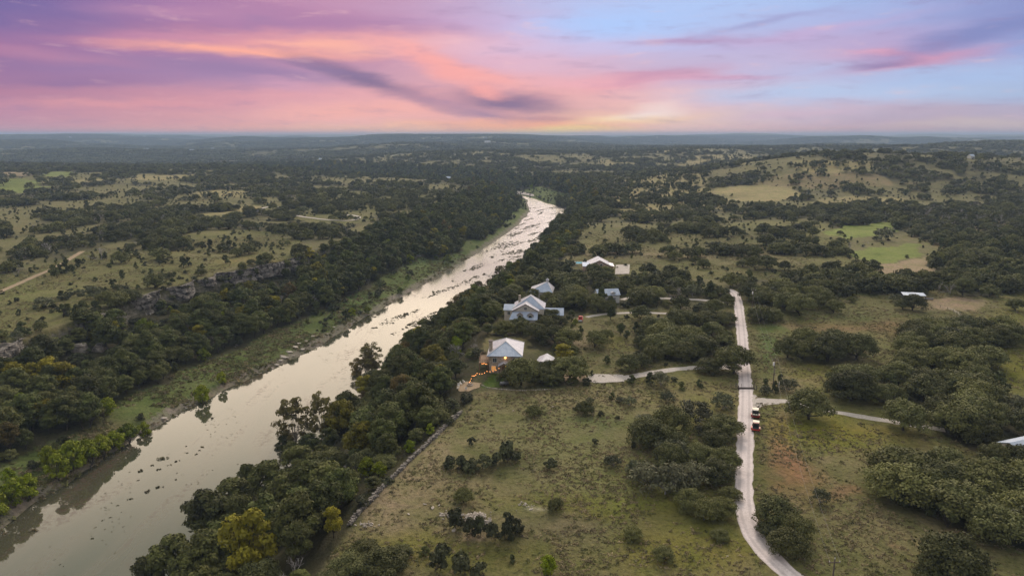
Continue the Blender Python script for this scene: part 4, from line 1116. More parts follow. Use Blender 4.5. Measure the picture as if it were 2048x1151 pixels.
def road(name, key, mat, z=.07):
    L, w = road_w[key]
    P = smooth_line(L); T_ = np.gradient(P, axis=0); T_ /= np.linalg.norm(T_, axis=1)[:, None] + 1e-9
    Nn = np.c_[-T_[:, 1], T_[:, 0]]
    ks = np.linspace(-1, 1, 9); V = []; ac = []
    e = (fbm(P[:, 0], P[:, 1], 1.9, 3, 5) - .5) * .95; e2 = (fbm(P[:, 0], P[:, 1], 1.7, 3, 8) - .5) * .95
    big = (fbm(P[:, 0], P[:, 1], 16, 2, 9) - .5) * .9
    for k in ks:
        off = k * w * .5 + (e if k > .9 else 0) + (e2 if k < -.9 else 0) + big * max(0, abs(k) - .6)
        q = P + Nn * np.asarray(off).reshape(-1, 1)
        V.append(np.c_[q, height(q[:, 0], q[:, 1]) + z - (.05 if abs(k) == 1 else 0)]); ac.append(np.full(len(P), k))
    V = np.concatenate(V); ii = np.arange(len(ks) * len(P)).reshape(len(ks), len(P))
    fc = np.stack([ii[:-1, :-1], ii[:-1, 1:], ii[1:, 1:], ii[1:, :-1]], -1).reshape(-1, 4)[:, ::-1]
    o = link(bpy.data.objects.new(name, np_mesh(name, V, fc, [mat], True, {'across': np.concatenate(ac)})))
    return tag(o, kind='structure')
road('gravel_road', 'main', MAT['gravel'], .09); road('gravel_track', 'track', MAT['gravel2']); road('driveway', 'drive', MAT['gravel2'])
road('driveway', 'drive2', MAT['gravel2']); road('driveway', 'drive3', MAT['gravel2']); road('dirt_track', 'dirt', MAT['dirt'], .1)
road('loop_road', 'loop', MAT['gravel2'], .25)
def pad(name, pxs, mat, z=.12, n=22, rough=.6, flat=None, kind='structure'):
    """an irregular sheet following the ground; outline in photo pixels"""
    Pw = np.array([hit(u, v) for u, v in pxs]); c = Pw.mean(0)
    out_ = []
    for a, b in zip(Pw, np.roll(Pw, -1, 0)):
        for k in range(6): out_.append(a + (b - a) * k / 6)
    out_ = np.array(out_); out_ += (rs.random(out_.shape) - .5) * rough
    rings = [c[None] + (out_ - c) * s_ for s_ in (1, .8, .6, .4, .2, .02)]
    V = np.concatenate(rings); m_ = len(out_)
    zz = height(V[:, 0], V[:, 1]) + z if flat is None else np.full(len(V), flat)
    fc = [(r * m_ + k, r * m_ + (k + 1) % m_, (r + 1) * m_ + (k + 1) % m_, (r + 1) * m_ + k) for r in range(5) for k in range(m_)]
    if kind is None: return np.c_[V, zz], fc
    o = link(bpy.data.objects.new(name, np_mesh(name, np.c_[V, zz], fc, [mat], True)))
    return tag(o, kind=kind)
pad('parking_apron', [(1182,748),(1246,751),(1250,766),(1205,768),(1180,766),(1172,758)], MAT['gravel2'], .13)
pad('driveway_soil', [(1143,738),(1172,744),(1178,762),(1150,768),(1128,762),(1120,752)], MAT['dirt'], .11)
pad('parking_apron', [(1232,530),(1260,530),(1258,548),(1230,549)], MAT['gravel2'], .2, rough=.3)
pad('road_fork', [(1497,786),(1520,797),(1560,800),(1560,808),(1525,812),(1497,826)], MAT['gravel2'], .05)
pad('driveway_fork', [(1450,728),(1484,722),(1492,762),(1482,756),(1466,742),(1440,740)], MAT['gravel2'], .06)
pad('patio', [(914,774),(935,764),(962,768),(958,776),(940,784),(918,783)], MAT['dirt'], .12)
pad('sandbar', [(1012,378),(1040,384),(1068,390),(1068,394),(1035,389),(1012,384)], MAT['gravel2'], .6, rough=1)

# ------------------------------------------------------------------ building kit
def flatmat(name, a, b, scale=1.0, rough=.8, metal=0.0, seam=None, spec=.3):
    m, n, out = material(name)
    t = n.new('ShaderNodeTexCoord').outputs['Object']
    c = n.mix(n.rng(n.noise(t, scale, 4, .65).outputs['Fac'], .35, .65, 0, 1, True), a, b)
    nm = None
    if seam:
        sx = n.new('ShaderNodeSeparateXYZ'); n.l.new(t, sx.inputs[0])
        k = n.math('FRACT', n.math('MULTIPLY', sx.outputs[seam[0]], 1 / seam[1]))
        ln_ = n.rng(n.math('ABSOLUTE', n.math('SUBTRACT', k, .5)), .40, .5, 0, 1)
        c = n.mix(n.math('MULTIPLY', ln_, .45), c, tuple(v * .45 for v in a)); nm = bump(n, ln_, .6, .05)
    principled(n, out, c, rough, spec, metal, nm)
    return m
MAT['roof_x'] = flatmat('standing_seam_metal', (.34, .42, .55), (.46, .53, .64), .5, .42, .35, (0, .5), .5)
MAT['roof_y'] = flatmat('standing_seam_metal_side', (.42, .43, .49), (.53, .53, .58), .5, .42, .35, (1, .5), .5)
MAT['roof_dark'] = flatmat('weathered_sheet_metal', (.20, .22, .25), (.30, .32, .36), .8, .5, .5, (0, .4))
MAT['stone'] = flatmat('limestone_wall', (.34, .27, .19), (.56, .48, .38), 1.6)
MAT['brick'] = flatmat('pink_brick', (.48, .33, .26), (.60, .44, .36), 1.4)
MAT['cream'] = flatmat('cream_siding', (.62, .56, .46), (.72, .66, .56), .6)
MAT['white'] = flatmat('white_paint', (.70, .69, .66), (.80, .79, .76), .7)
MAT['trim'] = flatmat('dark_trim', (.12, .10, .09), (.18, .15, .13), .7)
MAT['wood'] = flatmat('weathered_wood', (.20, .13, .08), (.32, .22, .14), 1.5)
MAT['metal'] = flatmat('galvanised_metal', (.30, .30, .31), (.42, .42, .43), 1.5, .45, .6)
MAT['pole'] = flatmat('treated_pole_wood', (.07, .055, .045), (.14, .11, .09), 1.2)
m, n, out = material('window_glass'); principled(n, out, (.02, .025, .03), .08, .9); MAT['glass'] = m
def emissive(name, col_, s_):
    m, n, out = material(name); principled(n, out, col_, .5, .2, emis=col_, estr=s_); return m
MAT['bulb'] = emissive('warm_bulb', (1.0, .36, .10), 2.6)
MAT['lamp'] = emissive('porch_lamp_glow', (1.0, .50, .14), 3.5)
MAT['warmwin'] = emissive('lit_window', (1.0, .45, .12), .35)
m, n, out = material('rock')
tr = n.new('ShaderNodeTexCoord').outputs['Object']
rn = n.noise(n.mapping(tr, scale=(1, 1, 1.8)), .55, 6, .7, .3); rn2 = n.noise(tr, 2.4, 4, .6)
cc = n.mix(n.rng(rn.outputs['Fac'], .38, .62, 0, 1, True), (.085, .078, .068), (.40, .36, .31))
cc = n.mix(n.rng(rn2.outputs['Fac'], .5, .7, 0, .5, True), cc, (.22, .17, .12))
principled(n, out, cc, .95, .1, normal=bump(n, rn.outputs['Fac'], .9, .5)); MAT['rock'] = m
m, n, out = material('pale_limestone')
tr = n.new('ShaderNodeTexCoord').outputs['Object']
rn = n.noise(tr, 1.7, 5, .65)
principled(n, out, n.mix(n.rng(rn.outputs['Fac'], .35, .65, 0, 1, True), (.30, .26, .21), (.58, .53, .47)), .95, .1, normal=bump(n, rn.outputs['Fac'], .7, .2)); MAT['limestone'] = m

class MB:
    def __init__(s): s.v = []; s.f = []
    def poly(s, pts):
        b = len(s.v); s.v += [tuple(p) for p in pts]; s.f.append(tuple(range(b, b + len(pts)))); return s
    def box(s, x0, x1, y0, y1, z0, z1):
        b = len(s.v)
        s.v += [(x, y, z) for z in (z0, z1) for x, y in ((x0, y0), (x1, y0), (x1, y1), (x0, y1))]
        s.f += [tuple(b + i for i in q) for q in ((3, 2, 1, 0), (4, 5, 6, 7), (0, 1, 5, 4), (1, 2, 6, 5), (2, 3, 7, 6), (3, 0, 4, 7))]
        return s
    def slab(s, pts, th):
        """a sloped roof plane with thickness"""
        n_ = len(pts); b = len(s.v)
        s.v += [tuple(p) for p in pts] + [(p[0], p[1], p[2] - th) for p in pts]
        s.f.append(tuple(range(b, b + n_))); s.f.append(tuple(range(b + 2 * n_ - 1, b + n_ - 1, -1)))
        for i in range(n_):
            j = (i + 1) % n_; s.f.append((b + i, b + n_ + i, b + n_ + j, b + j))
        return s
    def tube(s, p0, p1, r, sides=6, r1=None):
        V, Fc = tubes([(p0, p1, r, r if r1 is None else r1)], sides)
        b = len(s.v); s.v += [tuple(map(float, v)) for v in V]; s.f += [tuple(int(i) + b for i in q) for q in Fc]
        s.f.append(tuple(b + sides + k for k in range(sides))); return s
    def build(s, name, mat, parent=None, smooth=False):
        me_ = bpy.data.meshes.new(name); me_.from_pydata(s.v, [], s.f); me_.materials.append(mat)
        if smooth: me_.polygons.foreach_set('use_smooth', [True] * len(s.f))
        me_.update()
        return link(bpy.data.objects.new(name, me_), parent)
def hip(parent, x0, x1, y0, y1, z0, z1, ya, yb, ov=.6, xc=None, mat='roof_x', name='roof'):
    """hip roof with its ridge along y"""
    xc = (x0 + x1) / 2 if xc is None else xc
    a, b, c_, d = (x0 - ov, y0 - ov, z0), (x1 + ov, y0 - ov, z0), (x1 + ov, y1 + ov, z0), (x0 - ov, y1 + ov, z0)
    r0, r1 = (xc, ya, z1), (xc, yb, z1)
    m1 = MB().slab([a, b, r0], .18).slab([c_, d, r1], .18)
    r = m1.build(name, MAT[mat], parent)
    MB().slab([b, c_, r1, r0], .18).slab([d, a, r0, r1], .18).build('roof_side', MAT['roof_y'], r)
    e = MB()
    for p, q in ((a, r0), (b, r0), (c_, r1), (d, r1), (r0, r1)): e.tube(np.array(p) + [0, 0, .05], np.array(q) + [0, 0, .05], .11, 5)
    e.build('ridge_cap', MAT['white'], r)
    return r
def gable_x(parent, x0, x1, y0, y1, z0, z1, ov=.5, mat='roof_x', name='roof', wall=None):
    ym = (y0 + y1) / 2
    r = MB().slab([(x0 - ov, y0 - ov, z0), (x1 + ov, y0 - ov, z0), (x1 + ov, ym, z1), (x0 - ov, ym, z1)], .16).slab([(x1 + ov, y1 + ov, z0), (x0 - ov, y1 + ov, z0), (x0 - ov, ym, z1), (x1 + ov, ym, z1)], .16).build(name, MAT[mat], parent)
    if wall:
        for k, x in enumerate((x0, x1)):
            g = MB().slab([(x - .1, y0, z0 - .15), (x - .1, y1, z0 - .15), (x - .1, ym, z1 - .3)], .01)
            b = MB(); b.v = [(x - .1, y0, z0 - .1), (x - .1, y1, z0 - .1), (x - .1, ym, z1 - .3), (x + .1, y0, z0 - .1), (x + .1, y1, z0 - .1), (x + .1, ym, z1 - .3)]
            b.f = [(0, 1, 2), (5, 4, 3), (0, 2, 5, 3), (1, 4, 5, 2), (0, 3, 4, 1)]
            b.build('gable_wall', MAT[wall], parent)
    return r
def gable_y(parent, x0, x1, y0, y1, z0, z1, ov=.5, mat='roof_y', name='roof', wall=None, xc=None):
    xm = (x0 + x1) / 2 if xc is None else xc
    r = MB().slab([(x0 - ov, y1 + ov, z0), (x0 - ov, y0 - ov, z0), (xm, y0 - ov, z1), (xm, y1 + ov, z1)], .16).slab([(x1 + ov, y0 - ov, z0), (x1 + ov, y1 + ov, z0), (xm, y1 + ov, z1), (xm, y0 - ov, z1)], .16).build(name, MAT[mat], parent)
    f_ = MB()
    for (xa, za), (xb, zb) in (((x0 - ov, z0), (xm, z1)), ((xm, z1), (x1 + ov, z0))):
        f_.tube((xa, y0 - ov - .05, za - .08), (xb, y0 - ov - .05, zb - .08), .12, 4)
    f_.build('fascia', MAT['trim'], r)
    if wall:
        for y in (y0, y1):
            b = MB(); b.v = [(x0, y - .1, z0 - .1), (x1, y - .1, z0 - .1), (xm, y - .1, z1 - .3), (x0, y + .1, z0 - .1), (x1, y + .1, z0 - .1), (xm, y + .1, z1 - .3)]
            b.f = [(0, 1, 2), (5, 4, 3), (0, 2, 5, 3), (1, 4, 5, 2), (0, 3, 4, 1)]
            b.build('gable_wall', MAT[wall], parent)
    return r
def window(parent, x, z, w, h, y=-.05, axis='y', lit=False):
    """a framed window on a front (axis y) or side (axis x) wall"""
    def bx(u0, u1, z0, z1, d0, d1):
        return (u0, u1, y - d1, y - d0, z0, z1) if axis == 'y' else (y + d0, y + d1, u0, u1, z0, z1)
    fr_ = MB()
    for q in ((x - w / 2 - .1, x + w / 2 + .1, z - .1, z), (x - w / 2 - .1, x + w / 2 + .1, z + h, z + h + .1), (x - w / 2 - .1, x - w / 2, z, z + h), (x + w / 2, x + w / 2 + .1, z, z + h), (x - .04, x + .04, z, z + h)):
        fr_.box(*bx(*q, 0, .10))
    o = fr_.build('window', MAT['white'], parent)
    MB().box(*bx(x - w / 2, x - .04, z, z + h, 0, .04)).box(*bx(x + .04, x + w / 2, z, z + h, 0, .04)).build('pane', MAT['warmwin' if lit else 'glass'], o)
def wallbox(parent, x0, x1, y0, y1, z1, mat, name='wall', z0=-1.2): return MB().box(x0, x1, y0, y1, z0, z1).build(name, MAT[mat], parent)
def house_root(name, u, v, z, rz, label, cat='house'):
    x, y = pix(u, v, z)
    o = empty(name, (x, y, 0), math.radians(rz)); tag(o, label, cat); return o, x, y
def set_base(o): o.location.z = ground(o.location.x, o.location.y + 3)

# the lit stone house
A_, ax_, ay_ = house_root('stone_house', 1009.5, 711, 6, -3, 'two storey stone house with pale hipped metal roof and glowing porch lamps')
wallbox(A_, -5, 5, 0, 14, 6.0, 'stone')
hip(A_, -5, 5, 0, 14, 5.95, 9.0, 5.6, 9.4, .75)
for x in (-3.2, 3.2): window(A_, x, 3.7, 1.2, 1.4)
for x in (-3.6, 3.4): window(A_, x, .9, 1.3, 1.5, lit=(x < 0))
for y in (3, 7, 11): window(A_, y, 3.7, 1.3, 1.3, 5.0, 'x')
MB().box(-.12, .12, -.16, -.05, 0.2, 2.3).box(-.9, .9, -.12, -.05, .0, 2.4).build('door', MAT['wood'], A_)
p_ = empty('porch'); p_.parent = A_
gable_y(p_, -1.7, 1.7, -3.2, -.1, 3.3, 4.5, .3, 'roof_y')
for x in (-1.5, 1.5): MB().box(x - .12, x + .12, -3.1, -2.86, -1, 3.2).build('post', MAT['wood'], p_)
bpy.ops.mesh.primitive_ico_sphere_add if False else None
def ball(mb, c, r, sides=8):
    for i in range(4):
        a0, a1 = math.pi * i / 4 - math.pi / 2, math.pi * (i + 1) / 4 - math.pi / 2
        for k in range(sides):
            w0, w1 = 2 * math.pi * k / sides, 2 * math.pi * (k + 1) / sides
            P = [(c[0] + r * math.cos(a) * math.cos(w), c[1] + r * math.cos(a) * math.sin(w), c[2] + r * math.sin(a)) for a, w in ((a0, w0), (a0, w1), (a1, w1), (a1, w0))]
            mb.poly(P)
    return mb
ball(MB(), (0.2, -.45, 5.35), .34).build('wall_lamp', MAT['lamp'], A_)
ball(MB(), (0.5, -2.2, 2.95), .26).build('porch_lamp', MAT['lamp'], A_)
ch_ = MB().box(-5.3, -4.2, 3.0, 4.4, -1, 9.6).build('chimney', MAT['stone'], A_)
MB().box(-5.45, -4.05, 2.85, 4.55, 9.6, 9.85).build('chimney_cap', MAT['trim'], ch_)
dk = MB().box(-8.6, -5.05, 2, 10, 2.6, 2.8)
for x, y in ((-8.4, 2.2), (-8.4, 9.8), (-5.6, 2.2)): dk.box(x - .12, x + .12, y - .12, y + .12, -4, 2.6)
dk = dk.build('deck', MAT['wood'], A_)
rl = MB()
for a, b in (((-8.5, 2.1), (-5.2, 2.1)), ((-8.5, 2.1), (-8.5, 9.9)), ((-8.5, 9.9), (-5.2, 9.9))):
    rl.tube((*a, 3.8), (*b, 3.8), .06, 4); rl.tube((*a, 3.3), (*b, 3.3), .04, 4)
    for k in range(7):
        q = np.array(a) + (np.array(b) - a) * k / 6; rl.tube((*q, 2.8), (*q, 3.8), .05, 4)
rl.build('railing', MAT['wood'], dk)
set_base(A_)
A2_, _, _ = house_root('carport', 1084, 728, 3, -16, 'white metal roofed carport standing between oaks beside the stone house', 'carport')
gable_y(A2_, -2.3, 2.3, -1, 7, 3.0, 4.3, .3, 'roof_y', wall='white')
wallbox(A2_, -2.2, 2.2, -.9, 6.9, 2.95, 'cream'); window(A2_, 0, 1.1, 1.4, 1.1, -.95); set_base(A2_)

# the cream gabled house
B_, _, _ = house_root('gabled_house', 1051, 621, 5.8, -5, 'large cream house with steep metal gables and two arched dormers over a blue lower roof')
wallbox(B_, -5.0, 5.0, 0, 12, 5.8, 'cream'); wallbox(B_, 5.0, 7.2, 3, 12, 5.8, 'cream', 'side_wall')
gable_y(B_, -5, 5, 0, 8, 5.8, 8.7, .5, wall='cream')
hip(B_, -5, 7.2, 3.5, 13, 5.9, 10.4, 7.5, 9.4, .5, 1.6, name='main_roof')
lr = MB().slab([(-6.4, -3.2, 2.9), (5.0, -3.2, 2.9), (5.0, -.15, 5.5), (-5.2, -.15, 5.5)], .16).build('lower_roof', MAT['roof_x'], B_)
wallbox(B_, -5.6, 4.8, -2.7, -.05, 2.8, 'cream', 'front_wall')
for x in (-2.1, 2.1):
    d_ = empty('dormer', (x, -2.3, 3.6)); d_.parent = B_
    MB().box(-1.0, 1.0, 0, 1.9, -.6, 1.0).build('dormer_wall', MAT['cream'], d_)
    gable_y(d_, -1.1, 1.1, 0, 2.2, 1.05, 1.9, .2, 'roof_y', 'dormer_roof', wall='cream')
    w_ = MB()
    for k in range(8):
        a0, a1 = math.pi * k / 8, math.pi * (k + 1) / 8
        w_.poly([(0, -.06, .35), (.62 * math.cos(a0), -.06, .35 + .55 * math.sin(a0)), (.62 * math.cos(a1), -.06, .35 + .55 * math.sin(a1))])
    w_.box(-.62, .62, -.08, -.01, -.35, .35).build('arched_window', MAT['glass'], d_)
for x in (-4.2, -1.6, 1.4, 3.8): window(B_, x, .7, 1.1, 1.3, -2.75)
window(B_, 0, 6.2, 1.0, 1.0, -.12)
lw = empty('left_wing', (-7.6, 6, 0)); lw.parent = B_
wallbox(lw, -1.4, 2.5, -1.5, 5, 4.9, 'cream'); gable_x(lw, -1.4, 2.5, -1.5, 5, 4.9, 6.6, .4, wall='cream'); window(lw, .4, 3.0, 1, 1.2, -1.55)
MB().box(-3.5, -2.6, 8.5, 9.4, 6, 10.2).build('chimney', MAT['stone'], B_)
set_base(B_)
B2_, _, _ = house_root('guest_wing', 1104, 629, 3, -4, 'long low wing with blue grey metal roof beside the cream gabled house', 'house')
wallbox(B2_, -4.4, 4.4, 0, 7, 2.95, 'cream'); gable_x(B2_, -4.4, 4.4, 0, 7, 3.0, 5.2, .45, wall='cream'); window(B2_, 2.2, 1.0, 1.2, 1.2); window(B2_, -1.0, 1.0, 1.2, 1.2); set_base(B2_)
C_, _, _ = house_root('hipped_house', 1082, 583, 4, -8, 'house behind trees showing a pale hipped roof with a small cupola on top')
wallbox(C_, -5, 5, 0, 10, 4, 'cream'); hip(C_, -5, 5, 0, 10, 4, 7.8, 5, 6.2, .5, 2.4)
cu = MB().box(1.9, 2.9, 5.0, 6.2, 7.0, 8.6).build('cupola', MAT['white'], C_)
MB().poly([(1.6, 4.8, 8.6), (3.2, 4.8, 8.6), (2.4, 5.6, 9.5)]).poly([(3.2, 4.8, 8.6), (3.2, 6.4, 8.6), (2.4, 5.6, 9.5)]).poly([(3.2, 6.4, 8.6), (1.6, 6.4, 8.6), (2.4, 5.6, 9.5)]).poly([(1.6, 6.4, 8.6), (1.6, 4.8, 8.6), (2.4, 5.6, 9.5)]).build('cupola_roof', MAT['roof_y'], cu)
for x in (-3, 0, 3): window(C_, x, 1.5, 1.1, 1.3)
set_base(C_)
D_, _, _ = house_root('garage', 1218, 590, 3.9, 10, 'white walled garage with long blue grey metal roof and bright gable end', 'garage')
wallbox(D_, -5, 5, 0, 6.2, 3.9, 'white'); gable_x(D_, -5, 5, 0, 6.2, 3.9, 6.2, .4, wall='white')
for x in (-3.2, -.4): MB().box(x - 1.15, x + 1.15, -.1, -.02, 0, 2.3).build('garage_door', MAT['metal'], D_)
window(D_, 2.6, 1.5, 1.0, 1.1); dm = empty('dormer', (2.0, -.2, 4.1)); dm.parent = D_
MB().box(-.8, .8, 0, 1.2, -.3, .7).build('dormer_wall', MAT['white'], dm); gable_y(dm, -.9, .9, 0, 1.5, .75, 1.35, .15, wall='white', name='dormer_roof'); set_base(D_)
E_, _, _ = house_root('brick_house', 1199, 529.5, 3.6, -2, 'brick gabled house with pale metal roof in the open beside a swimming pool')
wallbox(E_, -5.4, 5.4, 0, 13, 3.6, 'brick'); gable_y(E_, -5.4, 5.4, 0, 13, 3.6, 6.6, .7, wall='brick')
for x in (-1.4, 1.0, 3.6): window(E_, x, 1.2 if x > 3 else 3.4, 1.1, 1.0, -.12)
wl = empty('side_wing'); wl.parent = E_; wallbox(wl, -9, -5.45, 2, 10, 2.7, 'brick'); gable_x(wl, -9, -5.6, 2, 10, 2.7, 4.4, .4, wall='brick')
wr = empty('side_wing'); wr.parent = E_; wallbox(wr, 5.45, 8.2, 3, 12, 2.7, 'brick')
MB().slab([(5.4, 2.6, 3.3), (8.8, 2.6, 2.6), (8.8, 12.6, 2.6), (5.4, 12.6, 3.3)], .15).build('roof', MAT['roof_y'], wr)
set_base(E_)
px_, py_, pz_ = at(1160, 527)
pl = empty('swimming_pool', (px_, py_, pz_ + .1)); tag(pl, 'small turquoise swimming pool at the river side of the brick gabled house', 'pool')
m, n, out = material('pool_water'); principled(n, out, (.04, .42, .46), .08, .6); MAT['pool'] = m
MB().box(-2.6, 2.6, -3.4, 3.4, -.4, .02).build('pool_water', m, pl)
MB().box(-3.4, 3.4, -4.2, -3.4, -.4, .15).box(-3.4, 3.4, 3.4, 4.2, -.4, .15).box(-3.4, -2.6, -3.4, 3.4, -.4, .15).box(2.6, 3.4, -3.4, 3.4, -.4, .15).build('pool_deck', MAT['limestone'], pl)
G_, _, _ = house_root('white_barn', 2075, 897, 3, 20, 'barn with bright pale metal roof cut off by the right picture edge', 'barn')
wallbox(G_, -5, 5, 0, 6, 3, 'cream'); gable_x(G_, -5, 5, 0, 6, 3, 4.4, .4, wall='cream'); window(G_, -2, 1, 1.2, 1.1); set_base(G_)
F_, _, _ = house_root('open_shed', 1828, 593, 2.6, -12, 'long low open shed with a dark sheet metal roof at the meadow edge', 'shed')
MB().slab([(-4.8, -1, 2.5), (4.8, -1, 2.5), (4.8, 3, 3.1), (-4.8, 3, 3.1)], .12).build('roof', MAT['roof_x'], F_)
for x in (-4.5, -1.5, 1.5, 4.5):
    for y, h_ in ((-.8, 2.4), (2.8, 2.95)): MB().box(x - .09, x + .09, y - .09, y + .09, -.5, h_).build('post', MAT['pole'], F_)
MB().box(-4.6, 4.6, 2.84, 2.95, 0, 2.8).build('back_wall', MAT['roof_dark'], F_); set_base(F_)
tx, ty, tz = at(1857, 600)
tr_ = empty('feed_trough', (tx, ty, tz), -.3); tag(tr_, 'flat grey livestock feed trough standing beside the low open shed', 'trough')
MB().box(-1.8, 1.8, -.5, .5, .35, .45).box(-1.8, 1.8, -.55, -.45, .3, .9).box(-1.8, 1.8, .45, .55, .3, .9).box(-1.85, -1.75, -.5, .5, .3, .9).box(1.75, 1.85, -.5, .5, .3, .9).build('trough', MAT['metal'], tr_)
for x in (-1.5, 1.5): MB().box(x - .08, x + .08, -.4, .4, 0, .34).build('leg', MAT['metal'], tr_)

# far houses: bright specks in the woods
FARH = [(140,276,34,-5),(288,274,60,-30),(292,301,34,10),(383,303,30,5),(425,300,26,0),(675,289,26,8),(726,340,11,4),(714,351,10,0),(896,362,10,-10),(970,278,40,0),(975,286,50,4),(1355,432,0,0),(1300,283,30,3),(640,321,12,0),(1945,318,9,0)]
for i, (u, v, w, rz) in enumerate(FARH):
    if w == 0: continue
    x, y, z = at(u, v)
    where = ['on the hazy left skyline slope','on the pale clearing of the left ridge','small, at the left end of the valley row','in the valley row, just right of its left end','at the right end of the valley row','alone on the dark middle ridge','in a clearing well beyond the pale loop road','in the small gold clearing nearest beyond the pale loop road','at the tree edge above the river bend','topmost on the far middle rise','widest, on the far middle rise below the skyline','below the skyline right of the sunset glow','in the scattered village left of the middle','','on the far right scrub slope'][i]
    o = empty('distant_house', (x, y, z), math.radians(rz)); tag(o, f'tiny pale far house {where}', 'house', 'tiny distant houses in the woods')
    w *= .62; hh_ = 3.5 + w * .05; dd_ = 8 + w * .12; lift = 5.0 if w > 9 else .5
    wallbox(o, -w * .5, w * .5, 0, dd_, hh_ + lift * .5, 'white'); gable_x(o, -w * .5, w * .5, 0, dd_, hh_ + lift * .5, hh_ + 3 + lift * .5, .4, wall='white')

# ------------------------------------------------------------------ rocks
def rock_mesh(name, seed, sx, sy, sz, mat, flat=False):
    bm = bmesh.new(); bmesh.ops.create_icosphere(bm, subdivisions=3, radius=1)
    r_ = random.Random(seed); ax_s = [(Vector((r_.uniform(-1, 1), r_.uniform(-1, 1), r_.uniform(-.6, 1))).normalized(), r_.uniform(.55, .85)) for _ in range(9)]
    for v in bm.verts:
        for a_, k_ in ax_s:
            d = v.co.dot(a_)
            if d > k_: v.co -= a_ * (d - k_) * .92
        v.co += Vector((r_.uniform(-.03, .03),) * 3)
        v.co.x *= sx; v.co.y *= sy; v.co.z *= sz
    me_ = bpy.data.meshes.new(name); bm.to_mesh(me_); bm.free(); me_.materials.append(mat)
    return me_
RK = [rock_mesh('boulder', s_, 1, .8, .75, MAT['rock']) for s_ in range(5)]
SL = [rock_mesh('flat_slab', 20 + s_, 1, .55, .22, MAT['limestone']) for s_ in range(4)]
def put_rock(name, me_, u, v, sx, label, grp=None, dz=0, rz=None, sc=(1, 1, 1), cat='rock'):
    x, y, z = at(u, v)
    d = float(project(np.array([x]), np.array([y]), z)[2][0]); s_ = sx * .5 * d / F
    o = link(bpy.data.objects.new(name, me_)); o.location = (x, y, max(z, ZW) + dz); o.rotation_euler = (0, 0, rs.random() * 6.28 if rz is None else rz)
    o.scale = (s_ * sc[0], s_ * sc[1], s_ * sc[2]); tag(o, label, cat, grp); return o
put_rock('boulder', RK[0], 160, 704, 34, 'pale grey pointed boulder, left one of the twin boulders in the far bank wood', 'big boulders in the far bank wood', 1.2, .3, (1, .8, 1.35))
put_rock('boulder', RK[1], 197, 702, 32, 'rounded grey boulder, right one of the twin boulders in the far bank wood', 'big boulders in the far bank wood', 1.0, 1.2, (1, .9, 1.15))
put_rock('boulder', RK[2], 18, 706, 56, 'long ragged grey outcrop at the left picture edge above the wood', 'big boulders in the far bank wood', 1.0, .4, (1, .6, .8))
put_rock('boulder', RK[3], 112, 738, 24, 'small bluish slab showing between trees below the left edge outcrop', 'big boulders in the far bank wood', .5, .1, (1, .6, .3))
SLABS = [(590,694,26),(602,700,22),(578,706,24),(566,714,26),(596,690,18),(560,722,18),(552,730,20),(574,718,16),(586,712,14),(612,684,14),(326,838,20),(352,832,14),(334,842,12),(380,812,12),(372,818,10),(640,668,10),(626,674,12),(668,657,9),(545,738,12),(436,792,8),(218,898,12),(205,905,10),(140,945,14),(88,842,0)]
for i, (u, v, w) in enumerate(SLABS):
    if not w: continue
    ph = 'in the slab cluster on the far shore across from the orange trees' if i < 14 and u > 540 else ('on the brown mud edge of the far shore' if u > 300 else 'at the foot of the bright willows')
    put_rock('flat_slab', SL[i % 4], u, v, w * (.55 + .35 * rs.random()), f'pale flat limestone slab {ph}', f'pale slabs {ph}', .12, -.9 + rs.random() * 1.8)
for i, (u, v, w) in enumerate([(955,823,5),(975,824,5),(995,824,5),(1026,823,7),(1105,814,5),(1150,1000,0),(1062,1019,10),(1455,0,0),(1455,1115,5),(850,1010,9),(865,1016,12),(878,1013,8),(817,1030,8),(905,834,8)]):
    if w: put_rock('field_stone', SL[i % 4], u, v, w, ['white stone, leftmost of the row above the pasture','white stone, second from the left of the row above the pasture','white stone, third of the row above the pasture','largest white stone of the row above the pasture','lone white stone beside the pasture oak','','flat pinkish stone in the middle of the pasture','','tiny white stone in the grass near the road bend','long pale slab near the stone wall','longest pale slab lying near the stone wall','short pale slab near the stone wall','small slab at the foot of the stone wall','pink slab at the patio corner'][i], 'loose stones in the pasture', .12, cat='stone')
# the rubble pile
pu = empty('rubble_pile', at(950, 1040)[:3]); tag(pu, 'grey heap of broken limestone rubble behind the dark pasture bushes', 'rubble')
def heap(name, n_, rx, ry, hz_, smin, smax, mat, parent, seed):
    r_ = np.random.default_rng(seed); V, Fc = [], []
    base = rock_mesh('tmp', seed, 1, .8, .6, mat); bv = np.array([v.co[:] for v in base.vertices]); bf = np.array([p.vertices[:] for p in base.polygons])
    for k in range(n_):
        q = r_.normal(size=2) * .42; s_ = smin + (smax - smin) * r_.random() ** 2
        a = r_.random() * 6.28; c_, s2 = math.cos(a), math.sin(a)
        vv = bv * s_; vv = np.c_[vv[:, 0] * c_ - vv[:, 1] * s2, vv[:, 0] * s2 + vv[:, 1] * c_, vv[:, 2]]
        vv += [q[0] * rx, q[1] * ry, hz_ * math.exp(-2 * (q[0] ** 2 + q[1] ** 2)) * r_.random() + .05]
        Fc.append(bf + len(V) * len(bv)); V.append(vv)
    return link(bpy.data.objects.new(name, np_mesh(name, np.concatenate(V), np.concatenate(Fc), [mat], False, nper=3)), parent)
h1 = heap('rubble', 150, 4.2, 2.6, 1.3, .15, .6, MAT['limestone'], pu, 3)
